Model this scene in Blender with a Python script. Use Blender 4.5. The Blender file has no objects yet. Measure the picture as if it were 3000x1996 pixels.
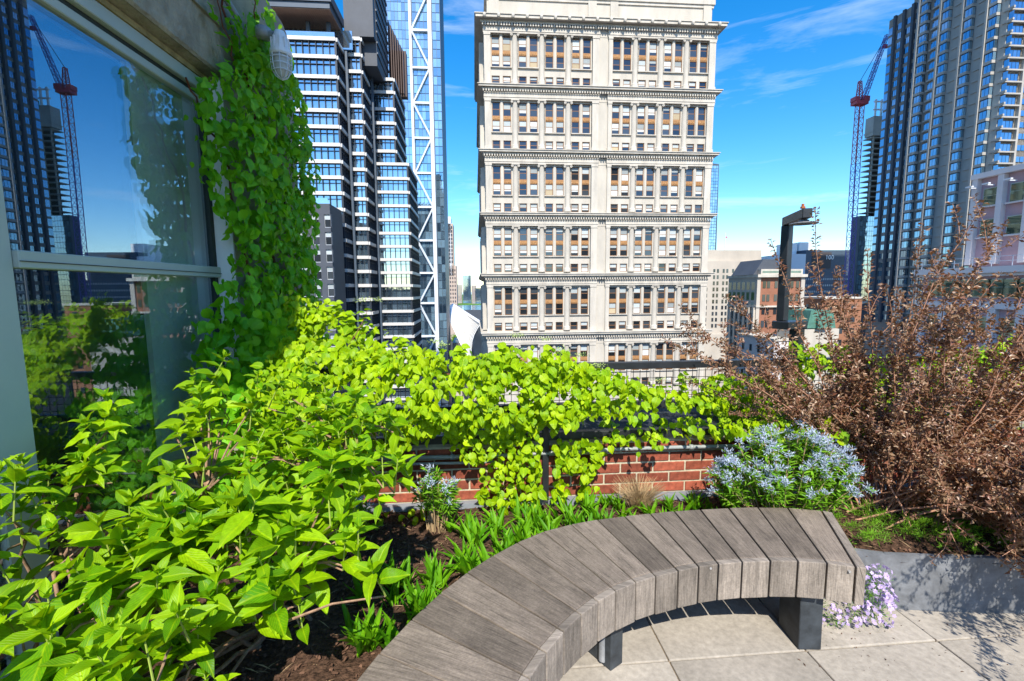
import bpy, math, random
import numpy as np
from mathutils import Matrix, Vector
SC = bpy.context.scene
COL = SC.collection
PI = math.pi
R = math.radians
rng = np.random.default_rng(7)
random.seed(11)
GA = R(4.6)                      # the street grid's turn about the camera's foot
CG, SG = math.cos(GA), math.sin(GA)

# ------------------------------------------------------------------ camera, light, exposure
cam_d = bpy.data.cameras.new('camera')
cam_d.sensor_width = 36.0
cam_d.lens = 36.0 * 1340 / 3000
cam_d.clip_start = 0.05
cam_d.clip_end = 20000
cam = bpy.data.objects.new('camera', cam_d)
COL.objects.link(cam)
cam.matrix_world = Matrix.Translation((0, 0, 1.6)) @ Matrix.Rotation(R(90 - 6.3), 4, 'X') @ Matrix.Rotation(R(-0.43), 4, 'Z')
SC.camera = cam

SUN_EL, SUN_AZ = 47.0, -3.5      # elevation; azimuth the light travels towards, counted from +Y to +X
sl = bpy.data.lights.new('sun', 'SUN')
sl.energy = 5.0
sl.angle = R(0.5)
sl.color = (1.0, 0.93, 0.81)
sun = bpy.data.objects.new('sun', sl)
COL.objects.link(sun)
ld = Vector((math.sin(R(SUN_AZ)) * math.cos(R(SUN_EL)), math.cos(R(SUN_AZ)) * math.cos(R(SUN_EL)), -math.sin(R(SUN_EL))))
sun.rotation_euler = ld.to_track_quat('-Z', 'Y').to_euler()

W = bpy.data.worlds.new('World')
SC.world = W
W.use_nodes = True
nt = W.node_tree
nt.nodes.clear()
def N(tree, t, **kw):
    n = tree.nodes.new(t)
    for k, v in kw.items():
        setattr(n, k, v)
    return n
out = N(nt, 'ShaderNodeOutputWorld')
bg = N(nt, 'ShaderNodeBackground')
bg.inputs[1].default_value = 0.15
sky = N(nt, 'ShaderNodeTexSky', sky_type='NISHITA')
sky.sun_disc = False
sky.sun_elevation = R(SUN_EL)
sky.sun_rotation = R(180 + SUN_AZ)
sky.altitude = 60
sky.air_density = 1.0
sky.dust_density = 0.35
sky.ozone_density = 3.0
hsv = N(nt, 'ShaderNodeHueSaturation')
hsv.inputs['Saturation'].default_value = 1.42
hsv.inputs['Value'].default_value = 1.12
tc = N(nt, 'ShaderNodeTexCoord')
mp = N(nt, 'ShaderNodeMapping')
mp.inputs['Rotation'].default_value = (R(18), R(8), R(-25))
mp.inputs['Scale'].default_value = (1.3, 1.0, 9.0)
nz = N(nt, 'ShaderNodeTexNoise')
nz.inputs['Scale'].default_value = 1.7
nz.inputs['Detail'].default_value = 7
nz.inputs['Roughness'].default_value = 0.62
nz.inputs['Distortion'].default_value = 0.5
cr = N(nt, 'ShaderNodeValToRGB')
cr.color_ramp.elements[0].position = 0.52
cr.color_ramp.elements[0].color = (0, 0, 0, 1)
cr.color_ramp.elements[1].position = 0.85
cr.color_ramp.elements[1].color = (0.5, 0.5, 0.5, 1)
mx = N(nt, 'ShaderNodeMix', data_type='RGBA')
mx.inputs['B'].default_value = (6.2, 6.7, 7.2, 1)
L_ = nt.links.new
L_(tc.outputs['Generated'], mp.inputs[0]); L_(mp.outputs[0], nz.inputs['Vector']); L_(nz.outputs['Fac'], cr.inputs[0])
L_(sky.outputs[0], hsv.inputs['Color']); L_(hsv.outputs[0], mx.inputs['A']); L_(cr.outputs[0], mx.inputs['Factor'])
L_(mx.outputs['Result'], bg.inputs[0]); L_(bg.outputs[0], out.inputs[0])

SC.view_settings.view_transform = 'Standard'
SC.view_settings.look = 'None'
SC.view_settings.exposure = 0.68
SC.view_settings.gamma = 1.0
try:
    SC.cycles.max_bounces = 8
    SC.cycles.use_denoising = True
except Exception:
    pass

# ------------------------------------------------------------------ materials
MATS = {}
def pbr(name, col, rough=0.7, spec=0.4, metal=0.0, noise=None, bump=None, vary=0.0, coat=0.0, stain=None):
    """principled with noise tint (scale, strength[, stretch]), bump (scale, strength, distance) and per-piece variation"""
    m = bpy.data.materials.new(name)
    m.use_nodes = True
    t = m.node_tree
    b = t.nodes['Principled BSDF']
    b.inputs['Roughness'].default_value = rough
    b.inputs['Specular IOR Level'].default_value = spec
    b.inputs['Metallic'].default_value = metal
    b.inputs['Coat Weight'].default_value = coat
    c = (*col, 1)
    b.inputs['Base Color'].default_value = c
    last = None
    tcn = N(t, 'ShaderNodeTexCoord')
    if noise:
        mpn = N(t, 'ShaderNodeMapping')
        if len(noise) > 2:
            mpn.inputs['Scale'].default_value = noise[2]
        n1 = N(t, 'ShaderNodeTexNoise')
        n1.inputs['Scale'].default_value = noise[0]
        n1.inputs['Detail'].default_value = 8
        n1.inputs['Roughness'].default_value = 0.65
        mr = N(t, 'ShaderNodeMapRange')
        mr.inputs[1].default_value = 0.3; mr.inputs[2].default_value = 0.7
        mr.inputs[3].default_value = 1 - noise[1]; mr.inputs[4].default_value = 1 + noise[1]
        h = N(t, 'ShaderNodeHueSaturation')
        h.inputs['Color'].default_value = c
        t.links.new(tcn.outputs['Object'], mpn.inputs[0]); t.links.new(mpn.outputs[0], n1.inputs['Vector'])
        t.links.new(n1.outputs['Fac'], mr.inputs[0]); t.links.new(mr.outputs[0], h.inputs['Value'])
        last = h.outputs[0]
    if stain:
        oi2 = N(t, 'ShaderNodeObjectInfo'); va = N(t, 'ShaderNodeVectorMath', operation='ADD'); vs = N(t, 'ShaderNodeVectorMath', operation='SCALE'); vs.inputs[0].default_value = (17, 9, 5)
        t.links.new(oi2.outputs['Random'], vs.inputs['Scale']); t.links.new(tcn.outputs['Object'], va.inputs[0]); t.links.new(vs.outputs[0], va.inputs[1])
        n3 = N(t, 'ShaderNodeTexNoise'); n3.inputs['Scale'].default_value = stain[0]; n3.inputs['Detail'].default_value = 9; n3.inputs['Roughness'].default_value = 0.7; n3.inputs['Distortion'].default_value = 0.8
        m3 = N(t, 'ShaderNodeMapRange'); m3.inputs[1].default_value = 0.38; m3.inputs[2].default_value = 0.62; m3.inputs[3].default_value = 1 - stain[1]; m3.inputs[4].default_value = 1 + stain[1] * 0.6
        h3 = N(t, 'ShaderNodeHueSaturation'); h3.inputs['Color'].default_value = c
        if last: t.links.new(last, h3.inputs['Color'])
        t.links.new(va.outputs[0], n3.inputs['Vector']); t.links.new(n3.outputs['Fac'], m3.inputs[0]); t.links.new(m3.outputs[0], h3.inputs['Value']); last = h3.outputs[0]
    if vary:
        oi = N(t, 'ShaderNodeObjectInfo'); ge = N(t, 'ShaderNodeNewGeometry')
        ad = N(t, 'ShaderNodeMath', operation='ADD'); fr = N(t, 'ShaderNodeMath', operation='FRACT')
        t.links.new(oi.outputs['Random'], ad.inputs[0]); t.links.new(ge.outputs['Random Per Island'], ad.inputs[1]); t.links.new(ad.outputs[0], fr.inputs[0])
        mr = N(t, 'ShaderNodeMapRange')
        mr.inputs[3].default_value = 1 - vary; mr.inputs[4].default_value = 1 + vary
        h = N(t, 'ShaderNodeHueSaturation')
        h.inputs['Color'].default_value = c
        if last:
            t.links.new(last, h.inputs['Color'])
        t.links.new(fr.outputs[0], mr.inputs[0]); t.links.new(mr.outputs[0], h.inputs['Value'])
        last = h.outputs[0]
    if last:
        t.links.new(last, b.inputs['Base Color'])
    if bump:
        n2 = N(t, 'ShaderNodeTexNoise')
        n2.inputs['Scale'].default_value = bump[0]; n2.inputs['Detail'].default_value = 6
        mpb = N(t, 'ShaderNodeMapping')
        if len(bump) > 3:
            mpb.inputs['Scale'].default_value = bump[3]
        bp = N(t, 'ShaderNodeBump')
        bp.inputs['Strength'].default_value = bump[1]; bp.inputs['Distance'].default_value = bump[2]
        t.links.new(tcn.outputs['Object'], mpb.inputs[0]); t.links.new(mpb.outputs[0], n2.inputs['Vector'])
        t.links.new(n2.outputs['Fac'], bp.inputs['Height']); t.links.new(bp.outputs[0], b.inputs['Normal'])
    MATS[name] = m
    return m

def glass(name, tint, dark, refl=0.5, rough=0.03, vary=0.4, wob=0.0):
    """window glass: a tinted mirror over a dark room; refl is the mirror share seen square on"""
    m = bpy.data.materials.new(name)
    m.use_nodes = True
    t = m.node_tree
    t.nodes.clear()
    o = N(t, 'ShaderNodeOutputMaterial'); g = N(t, 'ShaderNodeBsdfGlossy'); d = N(t, 'ShaderNodeBsdfDiffuse'); mxs = N(t, 'ShaderNodeMixShader')
    g.inputs['Color'].default_value = (*tint, 1); g.inputs['Roughness'].default_value = rough
    lw = N(t, 'ShaderNodeFresnel'); lw.inputs[0].default_value = 1.45
    mr = N(t, 'ShaderNodeMapRange'); mr.inputs[1].default_value = 0.03; mr.inputs[2].default_value = 1
    mr.inputs[3].default_value = refl; mr.inputs[4].default_value = 1
    oi = N(t, 'ShaderNodeObjectInfo'); ge = N(t, 'ShaderNodeNewGeometry')
    ad = N(t, 'ShaderNodeMath', operation='ADD'); fr = N(t, 'ShaderNodeMath', operation='FRACT')
    t.links.new(oi.outputs['Random'], ad.inputs[0]); t.links.new(ge.outputs['Random Per Island'], ad.inputs[1]); t.links.new(ad.outputs[0], fr.inputs[0])
    v = N(t, 'ShaderNodeMapRange'); v.inputs[3].default_value = 1 - vary; v.inputs[4].default_value = 1 + vary
    h = N(t, 'ShaderNodeHueSaturation'); h.inputs['Color'].default_value = (*dark, 1)
    t.links.new(fr.outputs[0], v.inputs[0]); t.links.new(v.outputs[0], h.inputs['Value']); t.links.new(h.outputs[0], d.inputs[0])
    t.links.new(lw.outputs[0], mr.inputs[0]); t.links.new(mr.outputs[0], mxs.inputs[0])
    t.links.new(d.outputs[0], mxs.inputs[1]); t.links.new(g.outputs[0], mxs.inputs[2]); t.links.new(mxs.outputs[0], o.inputs[0])
    if wob:
        tcn = N(t, 'ShaderNodeTexCoord'); n2 = N(t, 'ShaderNodeTexNoise'); n2.inputs['Scale'].default_value = 0.35; n2.inputs['Detail'].default_value = 2
        bp = N(t, 'ShaderNodeBump'); bp.inputs['Strength'].default_value = 1; bp.inputs['Distance'].default_value = wob
        t.links.new(tcn.outputs['Object'], n2.inputs['Vector']); t.links.new(n2.outputs['Fac'], bp.inputs['Height']); t.links.new(bp.outputs[0], g.inputs['Normal'])
    MATS[name] = m
    return m

def leafmat(name, c1, c2, back, transl=0.35, spec=0.3, veins=9.0, vein_amt=0.35, rough=0.5):
    """leaf: colour varies leaf by leaf between c1 and c2; veins follow the blade's own UV"""
    m = bpy.data.materials.new(name)
    m.use_nodes = True
    t = m.node_tree
    b = t.nodes['Principled BSDF']; o = t.nodes['Material Output']
    b.inputs['Roughness'].default_value = rough; b.inputs['Specular IOR Level'].default_value = spec
    oi = N(t, 'ShaderNodeObjectInfo'); ge = N(t, 'ShaderNodeNewGeometry')
    ad = N(t, 'ShaderNodeMath', operation='ADD'); fr = N(t, 'ShaderNodeMath', operation='FRACT')
    t.links.new(oi.outputs['Random'], ad.inputs[0]); t.links.new(ge.outputs['Random Per Island'], ad.inputs[1]); t.links.new(ad.outputs[0], fr.inputs[0])
    mc = N(t, 'ShaderNodeMix', data_type='RGBA'); mc.inputs['A'].default_value = (*c1, 1); mc.inputs['B'].default_value = (*c2, 1)
    t.links.new(fr.outputs[0], mc.inputs['Factor'])
    colr = mc.outputs['Result']
    if veins:
        uv = N(t, 'ShaderNodeUVMap'); sx = N(t, 'ShaderNodeSeparateXYZ'); t.links.new(uv.outputs[0], sx.inputs[0])
        ab = N(t, 'ShaderNodeMath', operation='ABSOLUTE'); t.links.new(sx.outputs[1], ab.inputs[0])
        k = N(t, 'ShaderNodeMath', operation='MULTIPLY'); k.inputs[1].default_value = 0.55; t.links.new(ab.outputs[0], k.inputs[0])
        s = N(t, 'ShaderNodeMath', operation='SUBTRACT'); t.links.new(sx.outputs[0], s.inputs[0]); t.links.new(k.outputs[0], s.inputs[1])
        q = N(t, 'ShaderNodeMath', operation='MULTIPLY'); q.inputs[1].default_value = veins; t.links.new(s.outputs[0], q.inputs[0])
        pp = N(t, 'ShaderNodeMath', operation='PINGPONG'); pp.inputs[1].default_value = 0.5; t.links.new(q.outputs[0], pp.inputs[0])
        sv = N(t, 'ShaderNodeMapRange'); sv.inputs[1].default_value = 0.0; sv.inputs[2].default_value = 0.16; sv.inputs[3].default_value = 1; sv.inputs[4].default_value = 0
        t.links.new(pp.outputs[0], sv.inputs[0])
        mv = N(t, 'ShaderNodeMapRange'); mv.inputs[1].default_value = 0.03; mv.inputs[2].default_value = 0.12; mv.inputs[3].default_value = 1; mv.inputs[4].default_value = 0
        t.links.new(ab.outputs[0], mv.inputs[0])
        mxx = N(t, 'ShaderNodeMath', operation='MAXIMUM'); t.links.new(sv.outputs[0], mxx.inputs[0]); t.links.new(mv.outputs[0], mxx.inputs[1])
        am = N(t, 'ShaderNodeMath', operation='MULTIPLY'); am.inputs[1].default_value = vein_amt; t.links.new(mxx.outputs[0], am.inputs[0])
        m2 = N(t, 'ShaderNodeMix', data_type='RGBA'); m2.inputs['B'].default_value = (min(1, c2[0] * 1.6), min(1, c2[1] * 1.25), c2[2] * 2, 1)
        t.links.new(am.outputs[0], m2.inputs['Factor']); t.links.new(colr, m2.inputs['A']); colr = m2.outputs['Result']
        bp = N(t, 'ShaderNodeBump'); bp.inputs['Strength'].default_value = 0.5; bp.inputs['Distance'].default_value = 0.002; bp.invert = True
        t.links.new(mxx.outputs[0], bp.inputs['Height']); t.links.new(bp.outputs[0], b.inputs['Normal'])
    tcn = N(t, 'ShaderNodeTexCoord'); ns = N(t, 'ShaderNodeTexNoise'); ns.inputs['Scale'].default_value = 9; ns.inputs['Detail'].default_value = 5
    vr = N(t, 'ShaderNodeMapRange'); vr.inputs[1].default_value = 0.3; vr.inputs[2].default_value = 0.7; vr.inputs[3].default_value = 0.78; vr.inputs[4].default_value = 1.18
    hs = N(t, 'ShaderNodeHueSaturation'); t.links.new(tcn.outputs['Object'], ns.inputs['Vector']); t.links.new(ns.outputs['Fac'], vr.inputs[0]); t.links.new(vr.outputs[0], hs.inputs['Value'])
    t.links.new(colr, hs.inputs['Color']); colr = hs.outputs[0]
    t.links.new(colr, b.inputs['Base Color'])
    tr = N(t, 'ShaderNodeBsdfTranslucent'); tr.inputs[0].default_value = (*back, 1)
    ms = N(t, 'ShaderNodeMixShader'); ms.inputs[0].default_value = transl
    t.links.new(b.outputs[0], ms.inputs[1]); t.links.new(tr.outputs[0], ms.inputs[2]); t.links.new(ms.outputs[0], o.inputs[0])
    MATS[name] = m
    return m

# ------------------------------------------------------------------ mesh building
class MB:
    def __init__(s):
        s.v, s.f, s.mi = [], [], []
        s.k = 0
    def box(s, x0, x1, y0, y1, z0, z1):
        if x0 > x1: x0, x1 = x1, x0
        if y0 > y1: y0, y1 = y1, y0
        if z0 > z1: z0, z1 = z1, z0
        n = len(s.v)
        s.v += [(x0, y0, z0), (x1, y0, z0), (x1, y1, z0), (x0, y1, z0), (x0, y0, z1), (x1, y0, z1), (x1, y1, z1), (x0, y1, z1)]
        for q in ((0, 3, 2, 1), (4, 5, 6, 7), (0, 1, 5, 4), (1, 2, 6, 5), (2, 3, 7, 6), (3, 0, 4, 7)):
            s.f.append(tuple(n + i for i in q)); s.mi.append(s.k)
        return s
    def poly(s, pts):
        n = len(s.v); s.v += [tuple(p) for p in pts]; s.f.append(tuple(range(n, n + len(pts)))); s.mi.append(s.k)
        return s
    def prism(s, pts, d):
        """polygon pts extruded by vector d"""
        n = len(s.v); m = len(pts); d = Vector(d)
        s.v += [tuple(p) for p in pts] + [tuple(Vector(p) + d) for p in pts]
        s.f.append(tuple(range(n + m - 1, n - 1, -1))); s.mi.append(s.k)
        s.f.append(tuple(range(n + m, n + 2 * m))); s.mi.append(s.k)
        for i in range(m):
            j = (i + 1) % m
            s.f.append((n + i, n + j, n + m + j, n + m + i)); s.mi.append(s.k)
        return s
    def tube(s, pts, rad, n=6, cap=True):
        P = [Vector(p) for p in pts]
        if not hasattr(rad, '__len__'): rad = [rad] * len(P)
        base = len(s.v)
        up = Vector((0.13, 0.21, 0.97))
        for i, p in enumerate(P):
            d = (P[min(i + 1, len(P) - 1)] - P[max(i - 1, 0)])
            d = d.normalized() if d.length > 1e-9 else Vector((0, 0, 1))
            a = d.cross(up)
            if a.length < 0.05: a = d.cross(Vector((1, 0, 0)))
            a.normalize(); b = d.cross(a)
            for k in range(n):
                t = 2 * PI * k / n
                s.v.append(tuple(p + (a * math.cos(t) + b * math.sin(t)) * rad[i]))
        for i in range(len(P) - 1):
            for k in range(n):
                k2 = (k + 1) % n
                s.f.append((base + i * n + k, base + i * n + k2, base + (i + 1) * n + k2, base + (i + 1) * n + k)); s.mi.append(s.k)
        if cap:
            s.f.append(tuple(base + k for k in range(n))); s.mi.append(s.k)
            s.f.append(tuple(base + (len(P) - 1) * n + k for k in range(n - 1, -1, -1))); s.mi.append(s.k)
        return s
    def bar(s, p0, p1, w):
        return s.tube([p0, p1], w * 0.7071, 4)
    def lathe(s, prof, c=(0, 0, 0), n=12):
        base = len(s.v)
        for r, z in prof:
            for k in range(n):
                t = 2 * PI * k / n
                s.v.append((c[0] + r * math.cos(t), c[1] + r * math.sin(t), c[2] + z))
        for i in range(len(prof) - 1):
            for k in range(n):
                k2 = (k + 1) % n
                s.f.append((base + i * n + k, base + i * n + k2, base + (i + 1) * n + k2, base + (i + 1) * n + k)); s.mi.append(s.k)
        s.f.append(tuple(base + k for k in range(n - 1, -1, -1))); s.mi.append(s.k)
        s.f.append(tuple(base + (len(prof) - 1) * n + k for k in range(n))); s.mi.append(s.k)
        return s
    def mesh(s, name, mats, smooth=False):
        me = bpy.data.meshes.new(name)
        me.from_pydata(s.v, [], s.f)
        for m in (mats if isinstance(mats, (list, tuple)) else [mats]):
            me.materials.append(m)
        me.polygons.foreach_set('material_index', s.mi)
        if smooth: me.polygons.foreach_set('use_smooth', [True] * len(s.f))
        me.update()
        return me
    def build(s, name, mats, parent=None, smooth=False, loc=None, kind=None, label=None):
        return obj(name, s.mesh(name, mats, smooth), parent, loc, kind=kind, label=label)

def obj(name, me, parent=None, loc=None, rz=None, kind=None, label=None):
    o = bpy.data.objects.new(name, me)
    COL.objects.link(o)
    if parent: o.parent = parent
    if loc is not None: o.location = loc
    if rz is not None: o.rotation_euler = (0, 0, rz)
    if kind: o['kind'] = kind
    if label: o['label'] = label
    return o
def bevel(o, w, seg=2):
    m = o.modifiers.new('bevel', 'BEVEL'); m.width = w; m.segments = seg; m.limit_method = 'ANGLE'
    return o
def tag(o, label, cat, group=None):
    o['label'] = label; o['category'] = cat
    if group: o['group'] = group
    return o
def thing(name, label, cat, loc=(0, 0, 0), rz=0, group=None):
    return tag(obj(name, None, None, loc, rz), label, cat, group)
def G(u, v, z=0):
    return Vector((u * CG - v * SG, u * SG + v * CG, z))
def bld(name, label, u, v, z=0, cat='building', group=None):
    """a thing whose parts are written in grid coordinates minus (u, v)"""
    o = thing(name, label, cat, G(u, v, z), GA, group)
    o['_u'] = u; o['_v'] = v
    return o

# ------------------------------------------------------------------ leaves
def leaf_shape(width, nseg=6, droop=0.25, fold=0.22, wave=0.03, shape='lance', twist=0.0, seed=0, petiole=0.0):
    """unit-length blade along +x, normal +z; three vertices across; returns verts, quads, uvs"""
    r = random.Random(seed)
    V, U = [], []
    ph = r.random() * 6
    for i in range(nseg + 1):
        t = i / nseg
        if shape == 'lance': w = (math.sin(PI * min(1, t ** 0.85)) ** 0.85) * (1 - 0.25 * t)
        elif shape == 'heart':
            w = [0.30, 0.86, 1.0, 0.93, 0.68, 0.36, 0.0][int(round(t * 6))] if nseg == 6 else [0.45, 1.0, 0.85, 0.4, 0.0][int(round(t * 4))]
        else: w = math.sin(PI * (0.08 + 0.92 * t)) ** 0.6
        if i == nseg: w = 0.004
        w *= width / 2
        z = -droop * t * t + wave * math.sin(t * 9 + ph)
        x = t * (1 - 0.12 * droop * t)
        if shape == 'heart' and i == 0: xe = -0.10
        elif shape == 'heart' and i == 1: xe = x - 0.07
        else: xe = x
        e = fold * w * 2
        tw = twist * t
        wl = wave * math.sin(t * 13 + ph * 2)
        for sgn in (-1, 0, 1):
            yy = sgn * w
            V.append((petiole + (xe if sgn else x), yy, z + (e + sgn * tw * w + (wl if sgn else 0)) * (abs(sgn))))
            U.append((t, float(sgn) * (w / (width / 2) if width else 0)))
    Q = []
    for i in range(nseg):
        a = i * 3
        Q += [(a, a + 1, a + 4, a + 3), (a + 1, a + 2, a + 5, a + 4)]
    # blade faces wind so that the normal is +z
    Q = [(q[0], q[3], q[2], q[1]) for q in Q]
    return np.array(V), np.array(Q), np.array(U)

def mesh_np(name, V, Q, U, mats, smooth=True, mi=None):
    me = bpy.data.meshes.new(name)
    nq = len(Q); k = Q.shape[1]
    me.vertices.add(len(V)); me.vertices.foreach_set('co', V.astype(np.float32).ravel())
    me.loops.add(nq * k); me.loops.foreach_set('vertex_index', Q.astype(np.int32).ravel())
    me.polygons.add(nq)
    me.polygons.foreach_set('loop_start', np.arange(0, nq * k, k, dtype=np.int32))
    me.polygons.foreach_set('loop_total', np.full(nq, k, dtype=np.int32))
    if smooth: me.polygons.foreach_set('use_smooth', np.ones(nq, dtype=bool))
    for m in (mats if isinstance(mats, (list, tuple)) else [mats]): me.materials.append(m)
    if mi is not None: me.polygons.foreach_set('material_index', mi.astype(np.int32))
    if U is not None:
        l = me.uv_layers.new(name='UVMap')
        l.data.foreach_set('uv', U[Q.ravel()].astype(np.float32).ravel())
    me.update(calc_edges=True)
    me.validate()
    return me

def frames(pos, dirs, nrm, scale):
    """4x4 matrices from base point, length direction, wished normal, size"""
    d = dirs / np.linalg.norm(dirs, axis=1, keepdims=True)
    s = np.cross(nrm, d); s /= np.maximum(np.linalg.norm(s, axis=1, keepdims=True), 1e-6)
    n = np.cross(d, s)
    M = np.zeros((len(pos), 4, 4)); sc = np.asarray(scale)[:, None]
    M[:, :3, 0] = d * sc; M[:, :3, 1] = s * sc; M[:, :3, 2] = n * sc; M[:, :3, 3] = pos; M[:, 3, 3] = 1
    return M

def foliage(parent, tmpl, M, mat, nparts=300, name='leaf', stuff_name=None, near=(0, 0, 1.6)):
    """the leaves that show largest become parts, the rest one joined part; parent has no rotation"""
    if len(M) == 0: return
    org = np.array(parent.location) if parent else np.zeros(3)
    M = M.copy(); d = np.linalg.norm(M[:, :3, 3] - np.array(near), axis=1)
    size = np.linalg.norm(M[:, :3, 0], axis=1) / d
    order = np.argsort(-size)
    M[:, :3, 3] -= org
    big, rest = order[:nparts], order[nparts:]
    ids = rng.integers(0, len(tmpl), len(M))
    if len(big):
        ms = [mesh_np(name, *t, mat) for t in tmpl]
        for i in big:
            o = bpy.data.objects.new(name, ms[ids[i]])
            COL.objects.link(o); o.parent = parent
            o.matrix_basis = Matrix(M[i].tolist())
    if len(rest):
        VV, QQ, UU = [], [], []; off = 0
        for k, (V, Q, U) in enumerate(tmpl):
            sel = rest[ids[rest] == k]
            if not len(sel): continue
            Vh = np.c_[V, np.ones(len(V))]
            X = np.einsum('nij,vj->nvi', M[sel], Vh)[:, :, :3].reshape(-1, 3)
            QQ.append((Q[None] + (np.arange(len(sel)) * len(V))[:, None, None]).reshape(-1, Q.shape[1]) + off)
            VV.append(X); UU.append(np.tile(U, (len(sel), 1))); off += len(X)
        me = mesh_np(stuff_name or ('foliage'), np.concatenate(VV), np.concatenate(QQ), np.concatenate(UU), mat)
        o = obj(stuff_name or 'foliage', me, parent); o['kind'] = 'stuff'

def inpoly(P, poly):
    x, y = P[:, 0], P[:, 1]; c = np.zeros(len(P), bool); n = len(poly)
    for i in range(n):
        x0, y0 = poly[i]; x1, y1 = poly[(i + 1) % n]
        if y0 == y1: continue
        k = ((y0 > y) != (y1 > y)) & (x < (x1 - x0) * (y - y0) / (y1 - y0) + x0)
        c ^= k
    return c
def scatter(poly, n):
    poly = np.array(poly, float); lo, hi = poly.min(0), poly.max(0)
    out = np.zeros((0, 2))
    while len(out) < n:
        p = rng.uniform(lo, hi, (n * 3, 2)); out = np.r_[out, p[inpoly(p, poly)]]
    return out[:n]
def unit(a):
    return a / np.maximum(np.linalg.norm(a, axis=-1, keepdims=True), 1e-9)
def jit(n, s): return rng.normal(0, s, (n, 3))
# ------------------------------------------------------------------ material library
M_stone = pbr('limestone', (0.45, 0.415, 0.36), 0.85, 0.2, noise=(0.5, 0.14, (1, 1, 0.3)), bump=(4, 0.2, 0.03))
M_stone2 = pbr('limestone_trim', (0.47, 0.435, 0.38), 0.85, 0.2, noise=(0.7, 0.2, (1, 1, 0.25)), bump=(4, 0.2, 0.02))
M_wood = pbr('window_wood', (0.22, 0.11, 0.05), 0.6, 0.3, noise=(3, 0.15))
M_spandrel = pbr('terracotta_spandrel', (0.34, 0.18, 0.075), 0.7, 0.3, noise=(2.5, 0.25), bump=(5, 0.8, 0.1))
G_win = glass('office_window_glass', (0.55, 0.68, 0.8), (0.03, 0.036, 0.042), 0.10, vary=0.7)
M_blind = pbr('window_blind', (0.33, 0.37, 0.38), 0.8, 0.5, vary=0.3)
M_blindw = pbr('window_blind_white', (0.50, 0.52, 0.51), 0.8, 0.5, vary=0.1)
M_blindt = pbr('window_blind_tan', (0.42, 0.34, 0.22), 0.8, 0.5, vary=0.2)
M_band = pbr('white_metal_band', (0.53, 0.525, 0.52), 0.5, 0.4, noise=(0.4, 0.05))
M_dark = pbr('dark_mullion', (0.022, 0.03, 0.045), 0.45, 0.5)
M_navy = pbr('navy_metal_panel', (0.05, 0.075, 0.11), 0.5, 0.5, noise=(0.4, 0.2))
G_cw = glass('curtain_wall_glass', (0.72, 0.9, 1.0), (0.07, 0.10, 0.13), 0.55, vary=0.8, wob=0.02)
G_blue = glass('pale_blue_glass', (0.66, 0.88, 1.0), (0.12, 0.19, 0.24), 0.52, vary=0.9, wob=0.02)
G_bluedk = glass('deep_blue_glass', (0.35, 0.6, 0.9), (0.03, 0.05, 0.07), 0.4, vary=0.7)
M_soffit = pbr('timber_soffit', (0.34, 0.20, 0.14), 0.6, 0.3, noise=(3, 0.2, (6, 0.2, 1)))
M_greypanel = pbr('charcoal_panel', (0.06, 0.068, 0.085), 0.6, 0.4, noise=(0.3, 0.15))
M_steel = pbr('painted_white_steel', (0.62, 0.66, 0.72), 0.4, 0.5)
M_tan = pbr('tan_granite', (0.40, 0.32, 0.27), 0.8, 0.3, noise=(0.1, 0.1))
M_tan2 = pbr('buff_stone', (0.42, 0.38, 0.33), 0.85, 0.2, noise=(0.15, 0.12, (1, 1, 0.4)))
M_brickfar = pbr('red_brick_facade', (0.27, 0.12, 0.075), 0.85, 0.2, noise=(0.6, 0.18))
M_concrete = pbr('raw_concrete', (0.42, 0.42, 0.38), 0.85, 0.2, noise=(0.15, 0.2))
M_rt = pbr('tower_concrete', (0.25, 0.225, 0.20), 0.8, 0.3, noise=(0.3, 0.12))
M_rtl = pbr('tower_pale_concrete', (0.36, 0.34, 0.31), 0.8, 0.3, noise=(0.3, 0.1))
M_pink = pbr('pink_brick', (0.46, 0.31, 0.34), 0.85, 0.2, noise=(1.0, 0.07))
M_palest = pbr('pale_trim', (0.60, 0.57, 0.58), 0.8, 0.3, noise=(0.5, 0.07))
M_red = pbr('crane_red', (0.42, 0.07, 0.09), 0.5, 0.4)
M_violet = pbr('crane_violet', (0.16, 0.12, 0.42), 0.5, 0.4)
M_green = pbr('green_netting', (0.02, 0.20, 0.10), 0.8)
M_copper = pbr('green_copper', (0.08, 0.20, 0.155), 0.7, 0.3, noise=(1, 0.3))
M_asph = pbr('asphalt', (0.055, 0.055, 0.058), 0.9, 0.2, noise=(0.05, 0.2))
M_water = pbr('river_water', (0.05, 0.12, 0.18), 0.15, 0.5)
M_white = pbr('white_paint', (0.78, 0.78, 0.78), 0.35, 0.5, noise=(20, 0.04))
M_black = pbr('black_painted_steel', (0.016, 0.018, 0.022), 0.42, 0.5, noise=(7, 0.5), bump=(60, 0.25, 0.002))
M_lamp = pbr('frosted_glass', (0.55, 0.55, 0.50), 0.25, 0.5)
M_conc = pbr('weathered_concrete', (0.33, 0.285, 0.205), 0.92, 0.2, noise=(7, 0.34), bump=(38, 1.0, 0.014))
M_conc2 = pbr('smooth_grey_concrete', (0.29, 0.27, 0.22), 0.9, 0.2, noise=(6, 0.2), bump=(70, 0.8, 0.004))
M_frame = pbr('sage_window_frame', (0.43, 0.48, 0.42), 0.45, 0.4, noise=(3, 0.06))
M_framed = pbr('shadow_gap', (0.03, 0.04, 0.035), 0.7)  # near black stands for shade in gaps and room; also the gasket
M_seal = pbr('old_sealant', (0.33, 0.25, 0.11), 0.8, 0.2, noise=(14, 0.4, (0.3, 1, 1)))
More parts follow.
